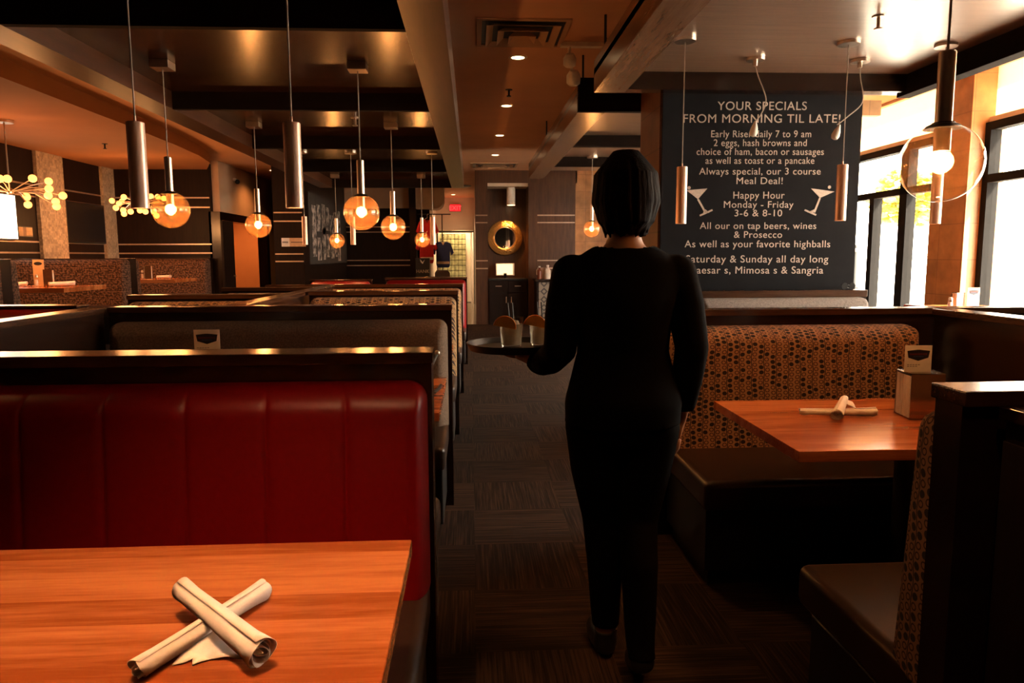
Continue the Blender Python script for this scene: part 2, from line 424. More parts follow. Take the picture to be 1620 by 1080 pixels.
# corridor wall with doorway
CX = -4.30
mb = MB().box(CX-0.12, CX, 12.82, 16.9, 2.10, CEIL)
mb.box(CX-0.12, CX, 15.6, 16.9, 0, 2.10)
structure(mb.build('wall_corridor', M_PLAS, smooth=False))
structure(MB().box(CX-0.16, CX+0.03, 12.70, 16.8, 1.96, 2.10).box(CX-0.16, CX+0.03, 12.70, 12.80, 0, 1.96).box(CX-0.16, CX+0.03, 15.50, 15.68, 0, 1.96).build('trim_doorway', M_ESP, smooth=False))
wall('wall_recess', -5.60, -5.50, 12.82, 16.9, 0, CEIL, M_PLAS)
wall('wall_recess_end', -5.6, CX, 16.8, 16.9, 0, CEIL, M_PLASO)
d1 = structure(MB().box(-0.02, 0.02, 0, 0.56, 0.01, 1.95, 0.004).build('door_1', M_ESPV, loc=(CX+0.06, 12.66, 0)))
d1.rotation_euler = (0, 0, 0)
MB().cyl((0.02, 0.46, 1.0), (0.06, 0.46, 1.0), 0.012).cyl((0.06, 0.46, 1.0), (0.06, 0.36, 1.0), 0.011).build('door_handle', M_CHROME, d1)
# dark block with the grey picture wall on its right flank
dark_wall('wall_block', -3.46, -2.95, 13.0, 17.3, 0, CEIL, '-y', (2.10, 1.95, 1.38, 1.25))
wall('wall_block_side', -4.3, -3.46, 16.9, 17.0, 0, CEIL, M_ESPV)
dark_wall('wall_far', -2.95, -0.98, 17.3, 17.4, 0, 2.45, '-y', (2.02, 1.90, 1.24, 1.12))
wall('wall_far_upper', -2.95, -0.98, 17.30, 17.4, 2.45, CEIL, M_PLAS)
structure(MB().box(-1.42, -1.27, 16.9, 17.3, 0, CEIL).build('trim_post', M_ESPV, smooth=False))
# curved plaster bulkhead beside the hall
t = MB(); prof = [(-1.27, 2.42)] + [(-0.83 + 0.2*math.sin(a), 2.62 - 0.2*math.cos(a)) for a in [k*PI/16 for k in range(9)]] + [(-0.63, CEIL), (-1.27, CEIL)]
t.prism(prof, 0.7, Matrix.Translation((0, 16.95, 0)))
structure(t.build('trim_bulkhead', M_WHITE))
# hall
wall('wall_hall_left', -1.12, -0.98, 17.4, 20.7, 0, CEIL, M_WHITE)
mb = MB().box(-1.2, -0.98, 20.6, 20.7, 0, CEIL).box(-0.98, 0.06, 20.6, 20.7, 2.05, CEIL).box(0.05, 0.25, 20.6, 20.7, 0, CEIL)
structure(mb.build('wall_hall', M_WHITE, smooth=False))
wall('wall_hall_right', 0.09, 0.2, 14.7, 20.7, 0, CEIL, M_WHITE)
# niche wall at the end of the aisle
wall('wall_niche_post', 0.08, 0.32, 14.1, 14.75, 0, 2.72, M_PANEL)
for z in (2.11, 1.97, 1.24, 1.09):
    structure(MB().box(0.085, 0.315, 14.092, 14.104, z-0.011, z+0.011).build('trim_line', M_LINE, smooth=False))
wall('wall_niche_header', 0.08, 2.05, 14.1, 14.75, 2.72, CEIL, M_PANEL)
structure(MB().box(0.32, 1.10, 14.1, 14.72, 2.66, 2.72).build('ceiling_niche', M_WHITE, smooth=False))
wall('wall_niche', 0.32, 1.10, 14.68, 14.75, 0, 2.66, M_PANEL)
wall('wall_niche_jamb', 1.10, 1.27, 14.02, 14.75, 0, 2.72, M_PANEL)
p = wall('wall_end', 1.27, 2.02, 14.1, 14.75, 0, 2.72, M_PANEL)
for z in (2.11, 1.97, 1.24, 1.09):
    MB().box(1.28, 2.01, 14.092, 14.104, z-0.011, z+0.011).build('trim_strip', M_LINE, p, smooth=False)
wall('wall_end_tile', 2.02, 4.7, 14.1, 14.75, 0, CEIL, M_TRAV)

# right-hand window wall -------------------------------------------------------
WX, SILL, HEAD = 4.5, 0.55, 2.46
wall('wall_right_sill', WX, WX+0.15, -2.6, 14.1, 0, SILL, M_TRAV)
gf = G('added_daylight_sheet'); gf.t.nodes.remove(gf.b)  # translucent sheet, lets sky light glow where the upper wall stands
tf = gf.n('ShaderNodeBsdfTranslucent'); tf.inputs[0].default_value = (0.60, 0.48, 0.36, 1); df_ = gf.n('ShaderNodeBsdfDiffuse'); df_.inputs[0].default_value = (0.6, 0.52, 0.44, 1)
af = gf.n('ShaderNodeAddShader'); gf.l(tf.outputs[0], af.inputs[0]); gf.l(df_.outputs[0], af.inputs[1]); gf.l(af.outputs[0], gf.out.inputs[0])
M_DAYSHEET = gf.m
wall('wall_right_upper', WX, WX+0.15, -2.6, 2.9, HEAD, CEIL, M_WHITE)
wall('wall_right_upper_far', WX, WX+0.15, 10.4, 14.1, HEAD, CEIL, M_WHITE)
for k_, (ya, yb) in enumerate(((2.9, 6.2), (6.7, 10.4))):  # added translucent band in place of the white upper wall, for its glare
    o_ = structure(MB().box(WX, WX+0.15, ya, yb, HEAD, HEAD+0.05).box(WX, WX+0.15, ya, yb, CEIL-0.03, CEIL).build('window_%d' % (k_+3), M_WHITE, smooth=False))  # bars holding the added band; the wall is plaster here
    MB().box(WX+0.05, WX+0.055, ya, yb, HEAD+0.05, CEIL-0.03).build('added_daylight_pane', M_DAYSHEET, o_, smooth=False)
wall('wall_right_near', WX, WX+0.15, -2.6, 2.9, SILL, HEAD, M_WHITE)
wall('wall_right_far', WX, WX+0.15, 10.4, 14.1, SILL, HEAD, M_WHITE)
structure(MB().box(4.34, 4.66, 6.20, 6.70, 0, CEIL).build('pillar', M_TRAV, smooth=False))
M_DARKF = plain('window_frame_paint', (0.010, 0.009, 0.009), 0.8, 0, 0.1)
def window(n, y0, y1, mull, transom=1.98):
    mb = MB(); x0, x1 = WX-0.03, WX+0.07; f = 0.07
    mb.box(x0, x1, y0, y1, HEAD-f, HEAD).box(x0, x1, y0, y1, SILL, SILL+f)
    mb.box(x0, x1, y0, y0+f, SILL+f, HEAD-f).box(x0, x1, y1-f, y1, SILL+f, HEAD-f)
    mb.box(x0, x1, y0+f, y1-f, transom-0.035, transom+0.035)
    for y, wd in mull: mb.box(x0, x1, y-wd/2, y+wd/2, SILL+f, HEAD-f if wd > 0.1 else transom-0.035)
    o = structure(mb.build('window_%d' % n, M_DARKF, smooth=False))
    MB().box(WX+0.018, WX+0.024, y0+f, y1-f, SILL+f, HEAD-f).build('pane', M_PANE, o, smooth=False)
window(1, 2.9, 6.2, [(4.6, 0.09)])
window(2, 6.7, 10.4, [(7.36, 0.13), (7.95, 0.09), (8.9, 0.13)])
# outside
structure(MB().box(4.7, 40, -20, 50, -0.3, -0.15).build('ground', plain('pavement', (0.55, 0.52, 0.48), 0.8), smooth=False))
tr = thing('street_tree', 'yellow-green street tree on the pavement outside the windows', 'tree', (9.6, 15.6, -0.15))
mb = MB()
for k in range(260):
    a = random.uniform(0, 2*PI); e = random.uniform(-1, 1); r = 0.75*random.random()**0.4
    c = Vector((r*math.cos(a)*math.sqrt(1-e*e), r*math.sin(a)*math.sqrt(1-e*e), 2.7 + r*e*0.9))
    mb.ball(c, random.uniform(0.08, 0.16), 1, (1, 1, 0.5))
mb.build('crown', plain('autumn_leaves', (0.45, 0.38, 0.05), 0.7, 0, 0.3, 0.5, 5), tr)
MB().cyl((0, 0, 0), (0, 0, 2.6), 0.09, 10, 0.05).build('trunk', plain('bark', (0.12, 0.08, 0.05), 0.9), tr)

# column with the chalkboard ----------------------------------------------------
CY = 5.30
colm = structure(MB().box(1.37, 2.86, CY, CY+0.60, 0, 2.95).build('pillar_board', M_TILEB, smooth=False))
brd = thing('chalkboard', 'large black specials board lettered in white, filling the front of the square column', 'chalkboard', (0, CY-0.025, 0))
MB().box(1.385, 2.86, 0, 0.02, 1.0, 2.52).build('board', M_BOARD, brd, smooth=False)

def text_mesh(body, xl, xr, base, cap, y, spacing=1.0):
    "one line of lettering fitted between two photo columns, on the plane Y = y"
    cu = bpy.data.curves.new('t', 'FONT'); cu.body = body; cu.size = 1.0; cu.space_character = spacing; cu.offset = 0.0
    cu.extrude = 0.0; o = bpy.data.objects.new('t', cu); COL.objects.link(o)
    bpy.context.view_layer.update()
    dg = bpy.context.evaluated_depsgraph_get(); me = bpy.data.meshes.new_from_object(o.evaluated_get(dg))
    xs = [v.co.x for v in me.vertices]; x0, x1 = min(xs), max(xs)
    L = at(xl, base, Y=y); Rr = at(xr, base, Y=y)
    sx = (Rr.x - L.x)/(x1 - x0); sz = (cap/FPX*y)/0.73
    bm = bmesh.new(); bm.from_mesh(me)
    for v in bm.verts:
        v.co = Vector((L.x + (v.co.x - x0)*sx, 0, L.z + v.co.y*sz + (Rr.z-L.z)*(v.co.x-x0)/(x1-x0)))
    ex = bmesh.ops.extrude_face_region(bm, geom=bm.faces[:])
    for g in ex['geom']:
        if isinstance(g, bmesh.types.BMVert): g.co.y -= 0.002
    bmesh.ops.recalc_face_normals(bm, faces=bm.faces)
    bpy.data.objects.remove(o); bpy.data.meshes.remove(me); bpy.data.curves.remove(cu)
    return bm
LINES = [("YOUR SPECIALS", 1135, 1276, 174, 13.5), ("FROM MORNING TIL LATE!", 1081, 1329, 194, 13.5),
 ("Early Riser daily 7 to 9 am", 1125, 1283, 217, 11), ("2 eggs, hash browns and", 1129, 1276, 231, 11),
 ("choice of ham, bacon or sausages", 1102, 1303, 245, 11), ("as well as toast or a pancake", 1116, 1288, 259, 11),
 ("Always special, our 3 course", 1106, 1298, 276, 11), ("Meal Deal!", 1165, 1238, 291, 11), ("Happy Hour", 1160, 1241, 314, 11.5),
 ("Monday - Friday", 1145, 1255, 328.5, 11), ("3-6 & 8-10", 1162, 1237, 342, 11), ("All our on tap beers, wines", 1107, 1291, 362, 11),
 ("& Prosecco", 1161, 1237, 376, 11), ("As well as your favorite highballs", 1083, 1313, 391, 11.5),
 ("Saturday & Sunday all day long", 1085, 1310, 415, 12), ("Caesar s, Mimosa s & Sangria", 1090, 1302, 432.5, 12)]
for tx, a, b_, y, c in LINES:
    MB()._add(text_mesh(tx, a, b_, y, c, CY-0.025, 1.08)).build('lettering_line', M_CHALK, brd, smooth=False)
def martini(pts_rim, apex, foot, base, olive):
    mb = MB(); yy = CY-0.025
    P = lambda p: at(p[0], p[1], Y=yy)
    def poly(ps):
        q = [P(p) for p in ps]; mb.prism([(v.x, v.z) for v in q], -0.003)
    def bar(a, b, wd):
        a, b = P(a), P(b); d = Vector((b.x-a.x, 0, b.z-a.z)).normalized()*wd; n = Vector((-d.z, 0, d.x))
        mb.prism([(a.x+n.x, a.z+n.z), (b.x+n.x, b.z+n.z), (b.x-n.x, b.z-n.z), (a.x-n.x, a.z-n.z)], -0.003)
    poly([pts_rim[0], pts_rim[1], apex]); bar(apex, foot, 0.007); bar(base[0], base[1], 0.006)
    poly([((base[0][0]+base[1][0])/2-5, (base[0][1]+base[1][1])/2), (foot[0], foot[1]-5), ((base[0][0]+base[1][0])/2+5, (base[0][1]+base[1][1])/2)])
    o = P(olive); mb.cyl((o.x, 0, o.z), (o.x, -0.003, o.z), 0.012, 14)
    return mb.build('martini_drawing', M_CHALK, brd, smooth=False)
martini([(1086, 301), (1119, 298)], (1104, 315), (1116, 336), [(1107, 341), (1127, 332)], (1090, 297))
martini([(1283, 298), (1320, 303)], (1297, 313), (1288, 336), [(1273, 332), (1291, 340)], (1312, 296))
wood_sign = MB().box(2.862, 3.05, 5.36, 5.42, 2.355, 2.465, 0.003).build('wall_plaque', M_TRAV)
tag(wood_sign, 'small brown plaque sticking out from the right edge of the chalkboard column', 'plaque')

# left ceiling canopy: coffers between dark beams --------------------------------
CL, CR = -2.25, -0.105
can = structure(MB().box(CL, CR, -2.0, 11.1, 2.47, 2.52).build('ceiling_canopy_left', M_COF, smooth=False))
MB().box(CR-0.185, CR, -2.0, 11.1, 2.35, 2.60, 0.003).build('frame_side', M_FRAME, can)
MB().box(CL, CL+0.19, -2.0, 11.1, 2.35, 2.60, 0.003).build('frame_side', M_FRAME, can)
for y in (1.58, 3.43, 5.28, 7.12, 9.0, 11.06):
    MB().box(CL+0.19, CR-0.185, y, y+0.04, 2.35, 2.47).build('beam', M_BEAM, can, smooth=False)
for x, y in ((-0.2, 4.4), (-0.2, 8.1), (-2.15, 4.4), (-2.15, 8.1)):
    MB().cyl((x, y, 2.6), (x, y, CEIL), 0.008, 8).build('hanger_rod', M_BLACK, can)
# right canopies
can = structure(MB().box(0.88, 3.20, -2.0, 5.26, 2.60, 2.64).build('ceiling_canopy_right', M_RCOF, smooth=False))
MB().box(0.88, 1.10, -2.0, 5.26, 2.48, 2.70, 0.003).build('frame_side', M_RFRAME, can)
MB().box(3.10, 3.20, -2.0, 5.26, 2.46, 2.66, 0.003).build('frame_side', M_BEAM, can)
MB().box(1.10, 3.10, 5.14, 5.26, 2.48, 2.66).build('beam', M_ESP, can, smooth=False)
MB().box(1.10, 3.10, 1.9, 1.97, 2.50, 2.60).build('beam', M_BEAM, can, smooth=False)
for x, y in ((0.93, 3.6), (0.93, 5.1), (3.15, 3.6)):
    MB().cyl((x, y, 2.66), (x, y, CEIL), 0.009, 8).build('hanger_rod', M_BLACK, can)
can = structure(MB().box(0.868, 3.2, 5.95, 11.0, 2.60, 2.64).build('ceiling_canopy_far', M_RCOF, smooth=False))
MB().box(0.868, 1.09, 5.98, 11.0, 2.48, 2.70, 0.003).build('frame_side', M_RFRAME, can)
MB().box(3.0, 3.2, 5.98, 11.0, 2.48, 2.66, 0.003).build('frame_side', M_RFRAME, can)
MB().box(0.868, 3.2, 5.92, 5.98, 2.48, 2.74).build('beam', M_BEAM, can, smooth=False)
for y in (7.8, 9.5): MB().box(1.09, 3.0, y, y+0.07, 2.48, 2.60).build('beam', M_BEAM, can, smooth=False)
for x, y in ((0.93, 6.1), (0.93, 9.0)):
    MB().cyl((x, y, 2.7), (x, y, CEIL), 0.009, 8).build('hanger_rod', M_BLACK, can)

# ------------------------------------------------------------------ booths
def cushion(wd, h, t, seams=(), r=0.05, rt=0.07, rc=0.05, lean=0.05, groove=0.009):
    "upholstered slab: local x across, z up, front face towards -y, flat back at y=0"
    xs = [-wd/2 + r - r*math.cos(k*PI/10) for k in range(6)]
    n = max(12, int(wd/0.022)); xs += [-wd/2 + r + (wd-2*r)*k/n for k in range(1, n)]
    xs += [wd/2 - r + r*math.sin(k*PI/10) for k in range(6)]
    for q in seams:
        if abs(q) < wd/2 - r - 0.03:
            xs = [x for x in xs if abs(x-q) > 0.026]
            xs += [q + d for d in (-0.022, -0.014, -0.009, -0.005, -0.002, 0.002, 0.005, 0.009, 0.014, 0.022)]
    xs.sort()
    zs = [0.02 - 0.02*math.cos(k*PI/6) for k in range(4)]
    nz = 12; zs += [0.02 + (h-rt-0.02)*k/nz for k in range(1, nz)]
    zs += [h - rt + rt*math.sin(k*PI/14) for k in range(8)]
    bm = bmesh.new(); grid = []
    for z in zs:
        row = []
        hw = 0.0
        if rc and z > h - rc: q = z - (h - rc); hw = rc - math.sqrt(max(0, rc*rc - q*q))
        sc = 1 - hw/(wd/2)
        fz = 1.0
        if z > h - rt: q = (z-(h-rt))/rt; fz = math.sqrt(max(0, 1-q*q))
        if z < 0.02: q = (0.02-z)/0.02; fz = math.sqrt(max(0, 1-q*q))
        for x in xs:
            e = max(0, abs(x) - (wd/2 - r))/r; fx = math.sqrt(max(0, 1-e*e))
            g = sum(groove*math.exp(-abs(x-s)/0.006) for s in seams)
            y = -(t + lean*(1-z/h))*min(fx, fz)*1.0 + g*min(fx, fz)
            row.append(bm.verts.new((x*sc, min(0, y), z)))
        grid.append(row)
    for a, b in zip(grid, grid[1:]):
        for k in range(len(xs)-1): bm.faces.new((a[k], a[k+1], b[k+1], b[k]))
    loop = grid[0] + [r_[-1] for r_ in grid[1:-1]] + grid[-1][::-1] + [r_[0] for r_ in grid[1:-1]][::-1]
    ret = [bm.verts.new((v.co.x, 0.004, v.co.z)) for v in loop]
    for k in range(len(loop)):
        k2 = (k+1) % len(loop); bm.faces.new((loop[k], ret[k], ret[k2], loop[k2]))
    bm.faces.new(ret)
    bmesh.ops.recalc_face_normals(bm, faces=bm.faces)
    return bm

ROT = Matrix.Rotation(PI, 4, 'Z')
def booth(label, x0, x1, yf, yb, top, mf, mr, rear_x0=None, seat_m=None, front=True, rear=True, z0=0.0, seams=0, group=None, xin=0.012, sd=0.56, cap_h=0.03, t=0.11, cr=0.05, gap=0.075, rseams=0, seat_in=0.0, mcap=None):
    "two benches back to back against one dark panel with a wooden cap rail"
    seat_m = seat_m or M_BROWN
    xc, yc = (x0+x1)/2, (yf+yb)/2; W = x1-x0
    o = thing('booth_bench', label, 'booth', (xc, yc, z0), 0, group)
    top -= z0
    hd = (yb-yf)/2; pd = hd - 0.012
    MB().box(-W/2, W/2, -pd, pd, 0.0, top-cap_h).build('panel', M_ESP, o, smooth=False)
    MB().box(-W/2-0.004, W/2+0.004, -hd, hd, top-cap_h, top, 0.004).build('cap_rail', mcap or M_RAIL, o)
    for side, on, mt, ns in ((1, front, mf, seams), (-1, rear, mr, rseams)):
        if not on: continue
        R_ = Matrix.Identity(4) if side == 1 else ROT
        cw = W - 2*xin
        if side == -1 and rear_x0 is not None:
            cw = x1 - rear_x0 - 2*xin
            R_ = Matrix.Translation(((x1+rear_x0)/2 - xc, 0, 0)) @ ROT
        sm = [cw/2 - 0.197*(k+1) for k in range(int(cw/0.197))] if ns else []
        hb = 0.44
        MB()._add(cushion(cw, top-gap-hb, t, sm, r=cr), R_ @ Matrix.Translation((0, -pd, hb))).build('backrest', mt, o, ang=60)
        ys, ye = -pd-sd, -pd-0.015
        sb = MB().box(-cw/2, cw/2-seat_in, ys, ye, 0.35, 0.47, 0.028, 3, M=R_)
        sb.build('seat', seat_m, o, ang=60)
        MB().box(-cw/2+0.01, cw/2-0.015-seat_in, ys+0.07, ye, 0.08, 0.35, 0.004, 1, M=R_).box(-cw/2+0.03, cw/2-0.05-seat_in, ys+0.11, ye, 0, 0.08, M=R_).build('plinth', M_BLACK, o)
    return o
XR = -0.109
booth('booth with glossy red leather back in vertical channels, behind the nearest wooden table', -1.838, XR, 1.883, 2.005, 1.08, M_RED, M_GREY, seams=1, cr=0.028)
booth('booth with plain dark grey tweed back, just beyond the red leather booth', -1.842, XR, 3.75, 3.87, 1.08, M_GREY, M_LEAFG, xin=0.02, rear_x0=-1.18)
booth('booth with golden leaf-patterned back, beyond the dark grey tweed booth', -1.18, XR+0.004, 5.30, 5.42, 1.08, M_LEAFG, M_GREY, gap=0.045)
booth('booth with low dark patterned back, second beyond the grey tweed booth', -1.95, XR+0.02, 6.95, 7.07, 1.065, M_LEAFG, M_RED, gap=0.04, sd=0.50)
booth('far red-backed booth at the end of the row by the aisle', -1.05, -0.06, 8.85, 8.97, 1.075, M_RED, M_RED, cap_h=0.02, gap=0.03)
booth('red leather booth left of the dark divider, in front of the raised seating', -3.7, -2.0, 3.76, 3.88, 1.09, M_RED, M_BROWN, seams=1, gap=0.016, cap_h=0.014, )
booth('leaf-patterned booth left of the dark divider, below the two wall tables', -2.30, -1.315, 4.95, 5.05, 1.08, M_LEAFG, M_GREY, rear=False, sd=0.40, gap=0.045)
booth('leaf-patterned booth nearest the open doorway on the left', -2.05, -1.315, 6.05, 6.15, 1.08, M_LEAFG, M_GREY, rear=False, sd=0.5, gap=0.045)
booth('booth with a thin strip of red leather showing below the dark far wall', -1.80, -1.12, 8.15, 8.25, 1.075, M_RED, M_GREY, rear=False, cap_h=0.012, gap=0.014)

def divider(label, x, y0, y1, top=1.08):
    o = thing('low_divider', label, 'divider', (x, (y0+y1)/2, 0)); h = (y1-y0)/2
    MB().box(-0.04, 0.04, -h, h, 0, top-0.03).build('panel', M_ESP, o, smooth=False)
    MB().box(-0.055, 0.055, -h, h, top-0.03, top, 0.004).build('cap_rail', wood_y, o)
    return o
wood_y = wood('rail_wood_lengthwise', (0.03, 0.012, 0.006), (0.07, 0.03, 0.015), 0.2, 1, 1.6)
divider('low dark divider closing the window end of the grey tweed booth on the left', -1.90, 0.2, 3.745)
divider('low dark divider running from the grey booth to the far booths', -1.25, 3.90, 6.38)
divider('low dark divider between the near right booth and the window seating', 2.19, 1.40, 3.235)

# raised booths by the left wall
booth('raised booth bench in brown woven fabric at the left edge', LW+0.02, -4.40, 7.02, 7.20, 1.32, M_BASK, M_BASK, seat_m=M_BROWN, z0=0.26, cap_h=0.01, gap=0.012, xin=0.0, t=0.14)
booth('raised booth bench in brown woven fabric behind the wall table with the menu stand', LW+0.02, -4.40, 9.60, 9.80, 1.32, M_BASK, M_BASK, z0=0.26, cap_h=0.01, gap=0.012, xin=0.0, t=0.14)
booth('raised booth bench in brown woven fabric farthest along, beside the dark doorway', LW+0.02, -4.40, 12.48, 12.62, 1.32, M_BASK, M_BASK, z0=0.26, cap_h=0.01, gap=0.012, xin=0.0, t=0.14, rear=False)

# right-hand booths
booth('right booth bench seen end-on, tan leaf-patterned back rising beside the front cabinet', 0.905, 2.12, 1.252, 1.354, 1.08, M_LEAFN, M_LEAFN, front=False, xin=0.002, t=0.06, cr=0.012, sd=0.56, gap=0.05)
booth('right booth with tan leaf-patterned back facing the table, under the chalkboard', 0.86, 3.60, 3.27, 3.38, 1.08, M_LEAF, M_PALE, front=False, rear=False)
b = bpy.data.objects[[o.name for o in bpy.data.objects if o.name.startswith('booth_bench')][-1]]
# its front cushion stops short of the divider
MB()._add(cushion(1.20, 0.575, 0.13, rc=0.04), Matrix.Translation((1.46-b.location.x, -0.045, 0.43))).build('backrest', M_LEAF, b, ang=60)
MB().box(0.885-b.location.x, 2.12-b.location.x, -0.70, -0.06, 0.34, 0.47, 0.03, 3).build('seat', M_BROWN, b, ang=60)
MB().box(0.915-b.location.x, 2.12-b.location.x, -0.62, -0.06, 0.08, 0.34).box(0.945-b.location.x, 2.12-b.location.x, -0.57, -0.06, 0.0, 0.08).build('plinth', M_BLACK, b, smooth=False)
booth('booth with pale grey tweed back directly below the chalkboard', 1.60, 2.86, 5.08, 5.20, 1.075, M_PALE, M_GREY, rear=False, gap=0.05, cap_h=0.05)

cab = thing('front_cabinet', 'low black cabinet with a glossy top at the right edge, nearest the camera', 'cabinet', (1.5, 0.72, 0))
MB().box(-0.53, 0.55, -0.5, 0.515, 0, 1.03).build('body', M_BLACK, cab, smooth=False)
MB().box(-0.54, 0.56, -0.51, 0.525, 1.03, 1.055, 0.003).build('top', M_ESP, cab)
for k in range(2):
    d = MB().box(-0.555, -0.53, -0.48+0.5*k, -0.01+0.5*k, 0.1, 1.0, 0.003).build('door', M_ESPV, cab)
    MB().cyl((-0.556, -0.05+0.10*k, 0.80), (-0.575, -0.05+0.10*k, 0.80), 0.011, 12).build('knob', M_NICKEL, d)

# ------------------------------------------------------------------ tables
def table(label, x0, x1, y0, y1, z=0.75, rz=0.0, foot=True, thick=0.035, z0=0.0, fx=None, name='wooden_table'):
    xc, yc = (x0+x1)/2, (y0+y1)/2; W, D = (x1-x0)/2, (y1-y0)/2
    o = thing(name, label, 'table', (xc, yc, z0), rz); z -= z0
    MB().box(-W, W, -D, D, z-thick, z, 0.004).build('tabletop', M_TABLE, o)
    f = 0.0 if fx is None else fx
    MB().cyl((f, 0, 0.03), (f, 0, z-thick-0.01), 0.045).box(f-0.25, f+0.25, -0.22, 0.22, z-thick-0.012, z-thick).build('pedestal', M_BLACK, o)
    MB().box(f-0.3, f+0.3, -0.04, 0.04, 0.0, 0.03, 0.008).box(f-0.04, f+0.04, -0.08, 0.08, 0.0, 0.03, 0.008).build('foot', M_BLACK, o)
    return o
table('honey-coloured wooden table nearest the camera, bearing the large crossed napkin rolls', -1.70, -0.129, 0.62, 1.442, rz=0.0)
table('wooden table between the red booth and the grey tweed booth', -1.62, -0.127, 2.66, 3.46)
table('wooden table beyond the grey tweed booth', -1.10, -0.127, 4.15, 4.75)
table('wooden table in the right-hand booth with napkin holder and crossed napkins', 0.965, 2.13, 2.04, 2.80)
table('wooden table on the raised floor with the menu stand, at the far left', LW+0.02, -4.34, 7.95, 8.85, 1.01, z0=0.26, thick=0.05)
table('smaller wooden table on the raised floor beside the far stone pilaster', LW+0.02, -4.30, 10.75, 11.6, 1.01, z0=0.26, thick=0.05)
table('high wooden table against the bright window beside the travertine pillar', 3.75, 4.32, 4.9, 5.95, 0.90)
table('wooden table hidden behind the right booth, below the pale grey tweed bench', 2.3, 3.5, 3.95, 4.30, 0.75)

# ------------------------------------------------------------------ napkin rolls
def roll(label, p0, p1, r0=0.017, r1=0.017, flap=None, squash=0.9, group=None, turns=4.2):
    "paper napkin rolled round cutlery: a spiral sheet swept from p0 to p1"
    p0, p1 = Vector(p0), Vector(p1); d = p1-p0; L = d.length; mid = (p0+p1)/2
    o = thing('napkin_roll', label, 'napkin', mid, 0, group)
    q = Vector((1, 0, 0)).rotation_difference(d.normalized()).to_matrix().to_4x4()
    bm = bmesh.new(); rows = []; n = 110; m = 16
    for i in range(m+1):
        s = i/m; x = (s-0.5)*L; rr = r0 + (r1-r0)*s*s; row = []
        for k in range(n+1):
            a = 2*PI*turns*k/n; fr = 0.05 + 0.95*(k/n)**0.8
            rad = rr*fr*(1 + 0.03*math.sin(2*a + s*5) + 0.02*math.sin(5*a - s*9) + (0.10*math.sin(2*a+1) if i in (0, m) else 0.05*math.sin(2*a+1) if i in (1, m-1) else 0))
            ex = 0.006*math.sin(a*1.3)*(1 if i in (0, m) else 0)
            row.append(bm.verts.new((x + (ex if i == m else -ex if i == 0 else 0), rad*math.cos(a+0.7), rad*math.sin(a+0.7)*squash)))
        rows.append(row)
    for a, b in zip(rows, rows[1:]):
        for k in range(n): bm.faces.new((a[k], a[k+1], b[k+1], b[k]))
    mb = MB()._add(bm, q); w_ = mb.build('napkin', M_NAP, o, ang=80)
    sm = w_.modifiers.new('sheet', 'SOLIDIFY'); sm.thickness = 0.0012; sm.offset = 1
    if flap:
        bm = bmesh.new(); vs = [bm.verts.new(Vector(v)-mid) for v in flap]
        f = bm.faces.new(vs)
        bmesh.ops.triangulate(bm, faces=[f]); bmesh.ops.subdivide_edges(bm, edges=bm.edges[:], cuts=3, use_grid_fill=True)
        for v in bm.verts: v.co.z += 0.0012*math.sin(v.co.x*160+v.co.y*90)
        fl = MB()._add(bm).build('napkin_corner', M_NAP, o, ang=80)
        sm = fl.modifiers.new('sheet', 'SOLIDIFY'); sm.thickness = 0.0014; sm.offset = 1
    MB().cyl(q @ Vector((-L*0.44, 0, 0)), q @ Vector((L*0.44, 0, 0)), 0.005, 8).build('cutlery', M_CHROME, o)
    return o
Z = 0.75
roll('long napkin roll lying flat on the nearest table, the lower of the crossed pair', (-0.465, 0.962, Z+0.0165), (-0.360, 1.190, Z+0.0175), 0.0150, 0.0180,
     flap=[(-0.400, 1.085, Z+0.014), (-0.362, 1.090, Z+0.006), (-0.330, 1.052, Z+0.004), (-0.333, 1.004, Z+0.003), (-0.360, 1.006, Z+0.005), (-0.384, 1.008, Z+0.003), (-0.4035, 0.990, Z+0.003), (-0.4075, 1.003, Z+0.006), (-0.432, 0.992, Z+0.003), (-0.430, 1.030, Z+0.006)])
roll('thicker napkin roll resting across the other one on the nearest table', (-0.478, 1.150, Z+0.042), (-0.302, 0.975, Z+0.026), 0.0165, 0.0235, squash=0.95)
roll('napkin roll lying straight across the right-hand booth table', (1.185, 2.50, Z+0.0160), (1.445, 2.475, Z+0.0170), 0.0120, 0.0175)
roll('short napkin roll pointing at the aisle, lying on the straight roll, right booth table', (1.365, 2.545, Z+0.050), (1.265, 2.40, Z+0.0240), 0.0150, 0.0225,
     flap=[(1.35, 2.54, Z+0.055), (1.39, 2.53, Z+0.046), (1.375, 2.47, Z+0.030), (1.345, 2.50, Z+0.045)])
T2 = 1.01
roll('left napkin roll on the raised table with the menu stand', (-5.17, 8.25, T2+0.030), (-4.95, 8.35, T2+0.034), 0.028, 0.032, turns=1.5)
roll('right napkin roll on the raised table with the menu stand', (-4.69, 8.30, T2+0.03), (-4.47, 8.42, T2+0.036), 0.028, 0.032, turns=1.5)
roll('left napkin roll on the smaller raised table', (-5.12, 10.95, T2+0.032), (-4.90, 10.92, T2+0.03), 0.028, 0.032, turns=1.5)
roll('right napkin roll on the smaller raised table', (-4.70, 11.1, T2+0.03), (-4.48, 11.05, T2+0.035), 0.026, 0.03, turns=1.5)
roll('end of a napkin roll beside the card stand beyond the red booth', (-1.02, 3.10, Z+0.018), (-0.84, 3.0, Z+0.018))

